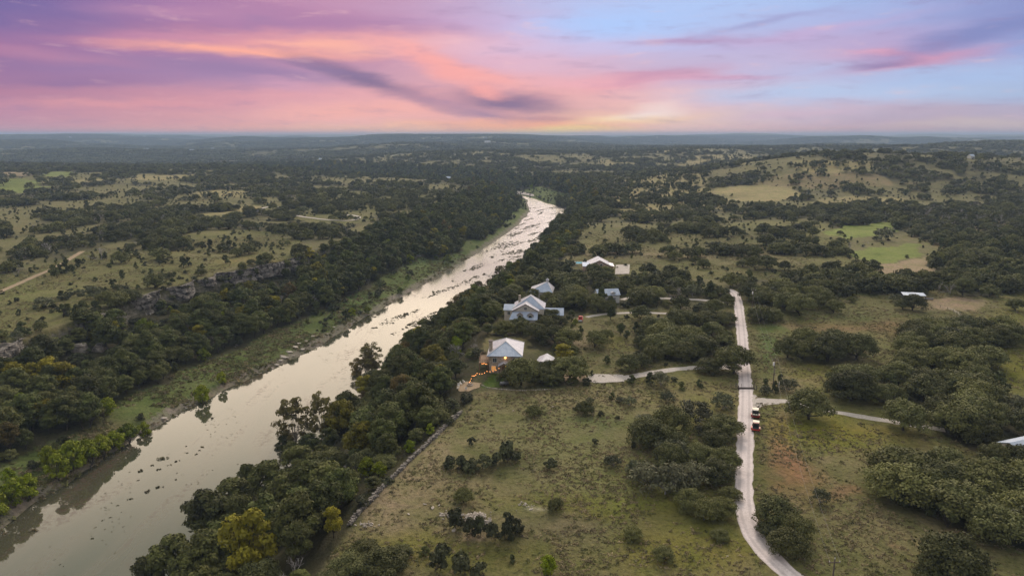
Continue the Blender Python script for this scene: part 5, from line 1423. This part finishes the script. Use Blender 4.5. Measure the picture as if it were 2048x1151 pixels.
for (u, v, n_, lab_) in ((1050,1012,26,'small scatter of white stones right of the big rubble heap'),(895,1030,30,'thin scatter of pale stones left of the big rubble heap'),(735,1050,34,'pale stones spilling past the near end of the stone wall')):
    o = heap('stone_scatter', n_, 2.2, 1.6, .25, .12, .36, MAT['limestone'], None, n_); o.location = at(u, v); tag(o, lab_, 'stones')

# the dry stone wall along the bluff
MAT['wallstone'] = flatmat('old_wall_stone', (.11, .10, .09), (.28, .255, .225), 1.0)
def wall_run(L, h_=.95, w_=.62):
    P = smooth_line(L, .42); V, Fc = [], []; r_ = np.random.default_rng(11)
    bv0 = np.array([(x, y, z) for z in (-1, 1) for x, y in ((-1, -1), (1, -1), (1, 1), (-1, 1))], float)
    bf = np.array([(3, 2, 1, 0), (4, 5, 6, 7), (0, 1, 5, 4), (1, 2, 6, 5), (2, 3, 7, 6), (3, 0, 4, 7)])
    gzv = height(P[:, 0], P[:, 1])
    for i, p in enumerate(P):
        for lay in range(3):
            for side in (-1, 1):
                if lay == 2 and r_.random() < .62: continue
                if lay == 1 and r_.random() < .16: continue
                s_ = np.array([.21, .20, .16]) * (.75 + .6 * r_.random(3)); a = r_.random() * 6.28
                vv = (bv0 + r_.normal(size=bv0.shape) * .16) * s_
                vv = np.c_[vv[:, 0] * math.cos(a) - vv[:, 1] * math.sin(a), vv[:, 0] * math.sin(a) + vv[:, 1] * math.cos(a), vv[:, 2]]
                vv += [p[0] + side * w_ * .27 + r_.normal() * .14, p[1] + r_.normal() * .10, gzv[i] + .10 + lay * .26 + r_.normal() * .03]
                Fc.append(bf + len(V) * 8); V.append(vv)
    return np.concatenate(V), np.concatenate(Fc)
WALLPX = [(700,1052),(716,1030),(742,1004),(768,975),(800,944),(826,917),(850,894),(872,872),(890,856),(912,838),(922,826)]
V, Fc = wall_run([hit(u, v) for u, v in WALLPX])
o = link(bpy.data.objects.new('dry_stone_wall', np_mesh('dry_stone_wall', V, Fc, [MAT['wallstone']], False))); tag(o, 'long low grey dry stone wall between the pasture and the wooded bank', 'stone wall')

# cliffs: rugged limestone faces standing in the rim of the far bank
def cliff(px_line, hgt, seed, label, drop=0.0):
    L = [pix(u, v, 0) for u, v in px_line]; P = smooth_line(L, .7); nn = len(P)
    T_ = np.gradient(P, axis=0); T_ /= np.linalg.norm(T_, axis=1)[:, None]; Nn = np.c_[T_[:, 1], -T_[:, 0]]
    P = P + Nn * 2.6
    back = P - Nn * 6
    top = height(back[:, 0], back[:, 1]) + .5 + (fbm(P[:, 0], P[:, 1], 6, 3, seed + 9) - .5) * 1.6
    K_ = 26; V = [np.c_[P - Nn * 5.5, top - 1.6], np.c_[P - Nn * 1.2, top - .1]]
    s_ = np.arange(nn) * .7
    endf = np.clip(np.minimum(s_, s_[-1] - s_) / 8, 0, 1) ** .6
    for k in range(K_ + 1):
        q = k / K_
        z = top - q * hgt * (.4 + .6 * endf)
        lump = 3.4 * (fbm(s_ * 1.0, np.full(nn, q * hgt * .8), 6, 4, seed) - .5) + 1.0 * (fbm(s_, np.full(nn, q * hgt * 2.5), 2.4, 3, seed + 3) - .5)
        ledge = .55 * np.sign(np.sin(q * hgt * 1.9 + fbm(s_, s_ * 0, 14, 2, seed) * 7))
        crack = -1.6 * (np.abs(fbm(s_, s_ * 0 + 3, 4.5, 3, seed + 6) - .5) < .035)
        out_ = (.6 + q * 1.6 + lump + ledge + crack) * endf - 3.2 * (1 - endf)
        V.append(np.c_[P + Nn * out_[:, None], z])
    V = np.concatenate(V); ii = np.arange((K_ + 3) * nn).reshape(K_ + 3, nn)
    fc = np.stack([ii[:-1, :-1], ii[:-1, 1:], ii[1:, 1:], ii[1:, :-1]], -1).reshape(-1, 4)
    o = link(bpy.data.objects.new('cliff', np_mesh('cliff', V, fc, [MAT['cliff']], False))); tag(o, label, 'cliff', 'grey cliffs of the far bank')
m, n, out = material('cliff_limestone')
tr = n.new('ShaderNodeTexCoord').outputs['Object']
c1 = n.noise(n.mapping(tr, scale=(.5, .5, .22)), 1.0, 6, .72, .5); c2 = n.noise(n.mapping(tr, scale=(.15, .15, 2.2)), 1.0, 4, .6, .3)
cc = n.mix(n.rng(c1.outputs['Fac'], .36, .60, 0, 1, True), (.05, .047, .040), (.31, .285, .255))
cc = n.mix(n.rng(c2.outputs['Fac'], .50, .64, 0, .8, True), cc, (.06, .055, .05))
principled(n, out, cc, .95, .1, normal=bump(n, c1.outputs['Fac'], 1.0, .8)); MAT['cliff'] = m
cliff([(256,599),(262,597),(310,580),(322,577)], 10.0, 3, 'tallest pale grey cliff face rising behind the far bank trees')
cliff([(328,575),(350,570),(388,559)], 8.0, 5, 'stepped grey cliff face between the tallest face and the long cliff')
cliff([(432,546),(500,533),(590,514),(606,509)], 7.5, 7, 'long low grey cliff band ending at the big far bank trees')
cliff([(-60,735),(-30,712),(0,690),(30,680),(46,674)], 9.0, 9, 'rough grey cliff at the left picture edge')
cliff([(392,558),(430,547)], 5.0, 12, 'short broken rock step left of the long low cliff')
cliff([(150,641),(200,625),(215,618)], 6.0, 15, 'dim grey ledge half hidden by trees beside the tallest cliff face')

# ------------------------------------------------------------------ utility poles and wires
def pole(u, v, h_, label, tr_=False, base=None):
    x, y, z = at(u, v) if base is None else base
    o = empty('utility_pole', (x, y, z)); tag(o, label, 'utility pole', 'wooden utility poles along the gravel road')
    MB().tube((0, 0, -.6), (0, 0, h_), .17, 8, .11).build('shaft', MAT['pole'], o, True)
    MB().box(-.95, .95, -.07, .07, h_ - .75, h_ - .6).build('crossarm', MAT['pole'], o)
    ins = MB()
    for q in (-.85, 0.0, .85): ins.tube((q, 0, h_ - .6 if q else h_), (q, 0, h_ - .38 if q else h_ + .22), .06, 6)
    ins.build('insulator', MAT['white'], o)
    if tr_: MB().tube((-.34, 0, h_ - 2.3), (-.34, 0, h_ - 1.3), .24, 10).build('transformer', MAT['white'], o, True)
    return (x, y, z + h_)
pA = pole(1662, 1187, 6.6, 'wooden utility pole rising at the bottom picture edge')
pB = pole(1545, 783, 10.2, 'tall dark utility pole with a pale transformer beside the road fork', True)
pC = pole(1504, 622, 9.6, 'utility pole standing in the oak belt at the far end of the road', True)
for k_, (a_, b_, lab_) in enumerate(((pA, pB, 'from the bottom edge pole to the fork pole'), (pB, pC, 'from the fork pole to the far pole'))):
    for side, nm_ in ((-.85, 'road side'), (.85, 'meadow side')):
        w_ = []
        a3, b3 = np.array(a_) + [side, 0, -.4], np.array(b_) + [side, 0, -.4]; N_ = 24
        pts = [a3 + (b3 - a3) * i / N_ - np.array([0, 0, 2.2 * 4 * (i / N_) * (1 - i / N_)]) for i in range(N_ + 1)]
        V, Fc = tubes([(pts[i], pts[i + 1], .011, .011) for i in range(N_)], 4)
        o = link(bpy.data.objects.new('power_line', np_mesh('power_line', V, Fc, [MAT['metal']], False))); tag(o, f'thin {nm_} power line {lab_}', 'power line', 'power lines beside the gravel road')
x, y, z = at(1557, 784)
o = empty('vent_pipe', (x, y, z)); tag(o, 'short slim white pipe standing right of the fork utility pole', 'pipe')
MB().tube((0, 0, 0), (0, 0, 3.0), .09, 8, .07).build('pipe', MAT['white'], o, True); MB().tube((0, 0, 0), (0, 0, .7), .16, 8).build('sleeve', MAT['white'], o, True)

# cattle guard with wing fences
cx_, cy_, cz_ = at(1492, 779)
cg = empty('cattle_guard', (cx_, cy_, cz_ + .1)); tag(cg, 'dark steel cattle guard laid straight across the gravel road', 'cattle guard')
MB().box(-2.6, 2.6, -.65, .65, -.3, .02).build('pit', MAT['trim'], cg)
g_ = MB()
for k in range(6): g_.tube((-2.6, -.6 + k * .24, .10), (2.6, -.6 + k * .24, .10), .05, 5)
g_.build('bars', MAT['pole'], cg)
for sx_ in (-2.75, 2.75):
    w_ = MB().box(sx_ - .08, sx_ + .08, -1.2, -1.04, -.3, 1.4).box(sx_ - .08, sx_ + .08, 1.04, 1.2, -.3, 1.4).box(sx_ - .04, sx_ + .04, -1.1, 1.1, 1.2, 1.3).box(sx_ - .04, sx_ + .04, -1.1, 1.1, .7, .78)
    w_.build('wing_frame', MAT['pole'], cg)
def fence(pxs, label, sp=3.0):
    P = smooth_line([hit(u, v) for u, v in pxs], sp); hz = height(P[:, 0], P[:, 1])
    o = empty('wire_fence', (P[0, 0], P[0, 1], hz[0])); tag(o, label, 'fence', 'wire fences')
    for i, p in enumerate(P[:90]):
        MB().tube((p[0] - P[0, 0], p[1] - P[0, 1], hz[i] - hz[0] - .3), (p[0] - P[0, 0], p[1] - P[0, 1], hz[i] - hz[0] + 1.35), .055, 5).build('fence_post', MAT['pole'], o)
    for zz in (.45, .85, 1.25):
        V, Fc = tubes([((P[i, 0] - P[0, 0], P[i, 1] - P[0, 1], hz[i] - hz[0] + zz), (P[i + 1, 0] - P[0, 0], P[i + 1, 1] - P[0, 1], hz[i + 1] - hz[0] + zz), .012, .012) for i in range(len(P) - 1)], 3)
        link(bpy.data.objects.new('wire', np_mesh('wire', V, Fc, [MAT['metal']], False)), o)
fence([(1482,778),(1440,776),(1400,774),(1340,772)], 'wire fence running from the cattle guard across the grass toward the river', 3)
fence([(1502,779),(1530,784),(1580,790)], 'short wire fence from the cattle guard to the fork utility pole', 3)
fence([(2060,742),(2000,744),(1950,750)], 'wire fence along the bright yellow green field at the right edge', 3)
fence([(1880,616),(1910,625),(1945,655),(1975,690)], 'wire fence slanting down from the low open shed', 3.5)

# ------------------------------------------------------------------ vehicles
def paint(name, c_, rough=.25):
    m, n, out = material(name); b = principled(n, out, c_, rough, .5); b.inputs['Coat Weight'].default_value = .5; return m
PDRK = paint('dark_red_paint', (.30, .03, .025))
PRED, PTAN, PBLK, PSIL = paint('red_paint', (.55, .035, .02)), paint('cream_roof', (.72, .66, .52), .5), paint('black_plastic', (.015, .015, .016), .5), paint('silver_paint', (.55, .55, .55))
m, n, out = material('rubber'); principled(n, out, (.02, .02, .02), .85, .2); RUB = m
def beveled(name, boxes, mat, parent, bev=.05):
    mb = MB()
    for b in boxes: mb.box(*b)
    o = mb.build(name, mat, parent)
    bm = bmesh.new(); bm.from_mesh(o.data); bmesh.ops.bevel(bm, geom=list(bm.edges), offset=bev, segments=2, affect='EDGES'); bm.to_mesh(o.data); bm.free(); return o
def wheel(parent, x, y, r, w):
    o = empty('wheel', (x, y, r)); o.parent = parent
    MB().tube((-w / 2, 0, 0), (w / 2, 0, 0), r, 18).build('tyre', RUB, o, False)
    MB().tube((-w / 2 - .01, 0, 0), (w / 2 + .02, 0, 0), r * .52, 12).build('rim', PSIL, o)
def buggy(u, v, body, label, rz=0, fend=None):
    x, y, z = at(u, v); fend = fend or body
    o = empty('utility_buggy', (x, y, z), rz); o.scale = (1.12, 1.12, 1.12); tag(o, label, 'off road buggy', 'utility buggies parked beside the gravel road')
    beveled('body', [(-.72, .72, 1.15, 2.05, .45, 1.0), (-.72, .72, -.35, 1.15, .40, .72)], body, o)
    bed = beveled('cargo_bed', [(-.74, .74, -1.9, -.38, .62, .70), (-.74, -.66, -1.9, -.38, .70, 1.05), (.66, .74, -1.9, -.38, .70, 1.05), (-.66, .66, -.46, -.38, .70, 1.05)], PBLK, o, .015)
    beveled('tailgate', [(-.70, .70, -1.96, -1.905, .62, 1.05)], PBLK, o, .015)
    beveled('rear_panel', [(-.98, .98, -2.0, -1.965, .50, .80)], fend, o, .01)
    for s_ in (-1, 1): beveled('rear_fender', [(min(s_ * .76, s_ * 1.02), max(s_ * .76, s_ * 1.02), -1.98, -.7, .60, 1.10)], fend, o, .03)
    for s_ in (-1, 1): beveled('tail_light', [(s_ * .60 - .09, s_ * .60 + .09, -2.0, -1.965, .82, .98)], PRED, o, .01)
    beveled('seat', [(-.62, .62, -.30, .25, .74, .92), (-.62, .62, -.36, -.22, .92, 1.35)], PBLK, o, .04)
    beveled('dashboard', [(-.66, .66, .98, 1.14, .75, 1.12)], PBLK, o, .03)
    cg_ = MB()
    for s_ in (-.66, .66):
        cg_.tube((s_, -.36, .9), (s_, -.36, 1.86), .035); cg_.tube((s_, 1.12, 1.0), (s_, .72, 1.86), .035); cg_.tube((s_, -.36, 1.86), (s_, .72, 1.86), .035)
    cg_.build('roll_cage', PBLK, o)
    beveled('roof', [(-.74, .74, -.50, .86, 1.88, 1.96)], PTAN, o, .03)
    MB().tube((.30, .86, 1.0), (.30, .72, 1.16), .16, 12).build('steering_wheel', PBLK, o)
    beveled('bumper', [(-.6, .6, 2.06, 2.16, .42, .66)], PBLK, o, .02)
    for s_ in (-1, 1):
        beveled('headlight', [(s_ * .5 - .12, s_ * .5 + .12, 2.051, 2.09, .78, .92)], PSIL, o, .01)
        for yy in (-1.35, 1.45): wheel(o, s_ * .70, yy, .34, .26)
    return o
b1 = buggy(1511, 858, PRED, 'red utility buggy with cream roof and black cargo bed, nearest of the parked pair', -.36)
b2 = buggy(1510, 834, PSIL, 'pale utility buggy with cream roof, farther of the parked pair', -.33, PDRK)
beveled('cargo', [(-.55, -.1, -1.7, -1.2, .71, 1.1), (.0, .5, -1.6, -1.0, .71, 1.0)], PTAN, b2, .03)
tx, ty, tz = at(1161, 642)
t_ = empty('pickup_truck', (tx, ty, tz), math.radians(-8)); tag(t_, 'red pickup truck with a white tailgate parked beside the round juniper', 'truck')
beveled('body', [(-.95, .95, .2, 2.6, .5, 1.15), (-.95, .95, -.1, .2, .5, 1.15)], PRED, t_)
beveled('bed', [(-.95, .95, -2.6, -.12, .5, .75), (-.95, -.82, -2.6, -.12, .75, 1.2), (.82, .95, -2.6, -.12, .75, 1.2)], PRED, t_, .03)
cab = beveled('cab', [(-.85, .85, -.1, 1.4, 1.16, 1.85)], PRED, t_, .12)
beveled('rear_window', [(-.65, .65, -.14, -.11, 1.3, 1.72)], MAT['glass'], cab, .01); beveled('windscreen', [(-.7, .7, 1.41, 1.44, 1.25, 1.75)], MAT['glass'], cab, .01)
beveled('tailgate', [(-.8, .8, -2.68, -2.61, .55, 1.2)], PSIL, t_, .02); beveled('bumper', [(-.9, .9, -2.85, -2.69, .4, .6)], PSIL, t_, .03)
for s_ in (-1, 1):
    beveled('tail_light', [(s_ * .87 - .06, s_ * .87 + .06, -2.66, -2.6, .8, 1.1)], PRED, t_, .01)
    for yy in (-1.7, 1.7): wheel(t_, s_ * .85, yy, .38, .26)

# ------------------------------------------------------------------ garden of the lit house
def string_lights(pts_px, zs, label, n_=14):
    W_ = [np.array([*pix(u, v, z_), z_]) for (u, v), z_ in zip(pts_px, zs)]
    o = empty('string_lights', tuple(W_[0])); tag(o, label, 'string lights', 'warm string lights over the garden'); w0 = W_[0]
    segs = []; bulbs = []
    for a_, b_ in zip(W_[:-1], W_[1:]):
        N_ = max(4, int(np.linalg.norm(b_ - a_) / 2.1)); P_ = [a_ + (b_ - a_) * i / N_ - np.array([0, 0, .5 * 4 * (i / N_) * (1 - i / N_)]) - w0 for i in range(N_ + 1)]
        segs += [(P_[i], P_[i + 1], .015, .015) for i in range(N_)]; bulbs += P_[1:]
    V, Fc = tubes(segs, 3); link(bpy.data.objects.new('cable', np_mesh('cable', V, Fc, [MAT['trim']], False)), o)
    for b_ in bulbs: ball(MB(), b_ - np.array([0, 0, .16]), .12, 6).build('bulb', MAT['bulb'], o)
    for i in (0, -1):
        p = W_[i] - w0; MB().tube((p[0], p[1], p[2] + .1), (p[0], p[1], -w0[2] + ground(*W_[i][:2])), .06, 5).build('post', MAT['pole'], o)
string_lights([(944,749),(954,745),(974,741),(998,735)], [2.6, 2.6, 2.7, 3.0], 'row of glowing bulbs along the lawn edge up to the house')
string_lights([(960,721),(968,725),(979,722)], [3, 2.9, 3.1], 'short sagging row of glowing bulbs at the river side of the house')
string_lights([(937,764),(944,750)], [1.2, 2.6], 'few warm bulbs above the fire pit', 5)
def chair(u, v, rz, label):
    x, y, z = at(u, v); o = empty('garden_chair', (x, y, z + .12), rz); tag(o, label, 'chair', 'white chairs on the patio')
    MB().box(-.32, .32, -.3, .3, .38, .44).build('seat', MAT['white'], o); MB().box(-.32, .32, .26, .33, .44, 1.0).build('backrest', MAT['white'], o)
    for a_ in (-.27, .27):
        for b_ in (-.25, .25): MB().box(a_ - .04, a_ + .04, b_ - .04, b_ + .04, 0, .38).build('leg', MAT['white'], o)
for k_, (u, v, lab_) in enumerate(((917,774,'white garden chair nearest the river on the fire pit patio'),(922,770,'white garden chair at the far river side of the fire pit patio'),(928,768,'white garden chair at the back of the fire pit patio'),(932,781,'white garden chair at the front of the fire pit patio'),(916,780,'white garden chair at the front river corner of the patio'))):
    chair(u, v, k_ * 1.1, lab_)
x, y, z = at(940, 772); o = empty('fire_pit', (x, y, z + .1)); tag(o, 'round stone fire pit in the middle of the earthen patio', 'fire pit')
rg = MB()
for k in range(14):
    a = 2 * math.pi * k / 14; ball(rg, (math.cos(a) * .8, math.sin(a) * .8, .2), .24, 5)
rg.build('stone_ring', MAT['limestone'], o); MB().tube((0, 0, 0), (0, 0, .14), .6, 10).build('ash_bed', MAT['trim'], o)
x, y, z = at(1008, 772); o = empty('barbecue_smoker', (x, y, z), .4); tag(o, 'grey barrel smoker trailer under the big oak below the lawn', 'smoker')
MB().tube((-1.3, 0, 1.1), (1.3, 0, 1.1), .48, 12).build('barrel', MAT['metal'], o, False); MB().tube((1.0, 0, 1.5), (1.0, 0, 2.3), .1, 8).build('chimney', MAT['metal'], o)
MB().box(-1.5, 1.5, -.4, .4, .45, .55).build('chassis', MAT['pole'], o)
for s_ in (-.55, .55): wheel(o, s_, 0, .3, .16)
x, y, z = at(1003, 764); o = empty('garden_lamp', (x, y, z)); tag(o, 'bright garden lamp on a post at the lawn corner under the oak', 'lamp')
MB().tube((0, 0, 0), (0, 0, 1.7), .05, 6).build('post', MAT['pole'], o); ball(MB(), (0, 0, 1.85), .17).build('globe', MAT['lamp'], o)
edge = [hit(u, v) for u, v in ((962,772),(975,777),(1000,778),(1030,781),(1060,780),(1100,778))]
V, Fc = [], []
me_b = heap('tmp', 1, 1, 1, .1, .25, .3, MAT['limestone'], None, 77); bv = np.array([v.co[:] for v in me_b.data.vertices]); bf = np.array([p.vertices[:] for p in me_b.data.polygons]); bpy.data.objects.remove(me_b)
for i, p in enumerate(smooth_line(edge, .55)):
    V.append(bv * (.8 + .5 * rs.random()) + [p[0], p[1], ground(*p)]); Fc.append(bf + i * len(bv))
o = link(bpy.data.objects.new('stone_edging', np_mesh('stone_edging', np.concatenate(V), np.concatenate(Fc), [MAT['limestone']], False, nper=3))); tag(o, 'low line of pale edging stones between the lawn and the pasture', 'stone edging')

# ------------------------------------------------------------------ plants in the river and small cover on open ground
WM = leaf_material('water_weed', (.085, .085, .035), hue2=(.12, .085, .05))
weeds = []
for v in range(4):
    rng = np.random.default_rng(40 + v); c_ = np.c_[rng.normal(size=(9, 2)) * [1.0, .45], np.full(9, .12)]
    V, Fc, tone = leaves(rng, c_, .35 + rng.random(9) * .35, 26, .30, .8)
    weeds.append(np_mesh('water_plant', V, Fc, [WM], False, {'tone': tone}))
WP = [(280,942,16),(318,938,10),(353,922,10),(322,917,20),(306,930,10),(295,982,14),(317,974,14),(262,997,10),(352,958,8),(70,1060,16),(205,1040,6),(220,1034,6),(186,1076,9),(236,1010,6),(424,836,10),(404,893,9),(400,900,7),(392,908,7),(374,905,7),(342,929,6),(372,892,6),(276,960,6),(968,548,9),(905,562,7),(1063,505,10),(1108,468,12)]
for i, (u, v, w) in enumerate(WP):
    x, y = pix(u, v, ZW); d = float(project(np.array([x]), np.array([y]), ZW)[2][0]); s_ = w * d / F / 3.4
    o = link(bpy.data.objects.new('water_plant', weeds[i % 4])); o.location = (x, y, ZW); o.rotation_euler = (0, 0, rs.random() * 6.28); o.scale = (s_, s_, s_)
    nm = 'near the willows' if u < 260 else ('among the mid river islands' if u < 430 else 'in the bright far reach')
    rank = sum(1 for q in WP if q[1] > v and (q[0] < 260) == (u < 260) and (q[0] < 430) == (u < 430))
    tag(o, f"{'large' if w > 12 else 'small'} olive water weed clump, {ORD[rank]} to the viewer {nm}", 'water plant', f'clumps of water weed {nm}')
def masscover(name, xs, ys, smin, smax, protos, label, zadd=0.0, zfix=None):
    z_ = height(xs, ys) + zadd if zfix is None else np.full(len(xs), zfix)
    s_ = smin + (smax - smin) * rs.random(len(xs)) ** 2
    mass(name, np.c_[xs, ys, z_, s_, s_ * (.7 + .6 * rs.random(len(xs))), rs.random(len(xs)) * 6.28, rs.integers(0, len(protos), len(xs))], protos, label)
# submerged and floating weed drifts
q = rs.random((60000, 2)); ga = np.minimum((q[:, 1] * 159).astype(int), 158); fg = (q[:, 1] * 159 - ga)[:, None]; Ai = A[ga] * (1 - fg) + A[ga + 1] * fg; Bi = B[ga] * (1 - fg) + B[ga + 1] * fg; wx = Ai + (Bi - Ai) * q[:, :1] + rs.normal(size=(60000, 2)) * .8
along = ga / 159.0
pn = fbm(wx[:, 0] + wx[:, 1] * .5, wx[:, 1] * .35, 7, 4, 211); edge_ = np.minimum(q[:, 0], 1 - q[:, 0])
dens = np.where(np.abs(q[:, 0] - .38) < .16, .575, .64) - .05 * (wx[:, 1] > 450) - .03 * (wx[:, 1] > 250)
k = (pn > dens) & (wx[:, 1] > 90) & (wx[:, 1] < 1000)
masscover('river_weed', wx[k, 0], wx[k, 1], .04, .20, weeds, 'thin brown weed breaking the water surface', zfix=ZW - .04)
wn = fbm(wx[:, 0] - wx[:, 1] * .4, wx[:, 1] * .22, 8, 4, 261)
k = (wn + (rs.random(60000) - .5) * .12 > .622) & (wx[:, 1] > 330) & (wx[:, 1] < 960)
masscover('river_weed', wx[k, 0], wx[k, 1], .15, .75, weeds, 'brown weed beds and stones in the bright far reach', zfix=ZW - .06)
# grass tussocks, weeds and pebbles
def tuft_mesh(name, seed, leaf, mat, n_=6, spread=.5, hh=.12):
    rng = np.random.default_rng(seed); c_ = np.c_[rng.normal(size=(n_, 2)) * spread, np.full(n_, hh)]
    V, Fc, tone = leaves(rng, c_, .22 + rng.random(n_) * .3, 9, leaf, .7)
    return np_mesh(name, V, Fc, [mat], False, {'tone': tone})
GA = leaf_material('dry_grass', (.235, .195, .115), hue2=(.29, .235, .14)); GB = leaf_material('green_weeds', (.125, .130, .052), hue2=(.165, .155, .065)); GC = leaf_material('brown_weeds', (.155, .122, .078), hue2=(.20, .16, .10))
tufts = [tuft_mesh('tuft', s_, .30, mt, hh=.05) for s_, mt in enumerate((GA, GB, GA, GA, GB, GC))]
NP = 260000
rr_ = np.sqrt(rs.random(NP)) * 560 + 60; aa_ = np.radians(rs.random(NP) * 80 - 40)
rr_ = 90 + (560 - 90) * rs.random(NP) ** .9
tx_, ty_ = rr_ * np.sin(aa_), rr_ * np.cos(aa_)
hz_ = height(tx_, ty_); zc, tcn = cover(tx_, ty_, hz_)
ok = np.isin(zc, [REG_IDX[k_] for k_ in ('pasture', 'meadow', 'drivemeadow', 'thicket', 'meadowleft', 'housefield', 'savanna', 'northrow')] + [102, 101, 104])
pn = fbm(tx_, ty_, 11, 4, 301); ok &= (pn + (rs.random(NP) - .5) * .35 > .50)
for k_, (L, w) in road_w.items(): ok &= dist_poly(tx_, ty_, L) > w * .5 + .4
tx_, ty_, zc = tx_[ok], ty_[ok], zc[ok]
kb = np.isin(zc, [101, 102, 104])
masscover('grass_tussocks', tx_[~kb], ty_[~kb], .18, .75, tufts, 'patchy dry grass and weeds over the open pastures')
masscover('bank_weeds', tx_[kb], ty_[kb], .35, 1.5, [tufts[1], tufts[4], tufts[2], tufts[1]], 'rank green weeds along the river banks')
# ------------------------------------------------------------------ haze: one closed box of even air
m, n, out = material('haze_air')
pv = n.new('ShaderNodeVolumePrincipled')
pv.inputs['Color'].default_value = (.52, .72, 1.0, 1)
pv.inputs['Density'].default_value = 1.2e-4
pv.inputs['Anisotropy'].default_value = 0.0
n.l.new(pv.outputs[0], out.inputs['Volume'])
def hz(lo, hi):
    V = [(x, y, z) for z in (lo[2], hi[2]) for x, y in ((lo[0], lo[1]), (hi[0], lo[1]), (hi[0], hi[1]), (lo[0], hi[1]))]
    Fq = [(3, 2, 1, 0), (4, 5, 6, 7), (0, 1, 5, 4), (1, 2, 6, 5), (2, 3, 7, 6), (3, 0, 4, 7)]
    me_ = bpy.data.meshes.new('haze'); me_.from_pydata(V, [], Fq); me_.materials.append(m)
    return link(bpy.data.objects.new('haze', me_))
tag(hz((-17600, -17600, float(gz.min()) - 1.5), (17600, 17600, max(float(gz.max()) + 14, 90))), kind='stuff')
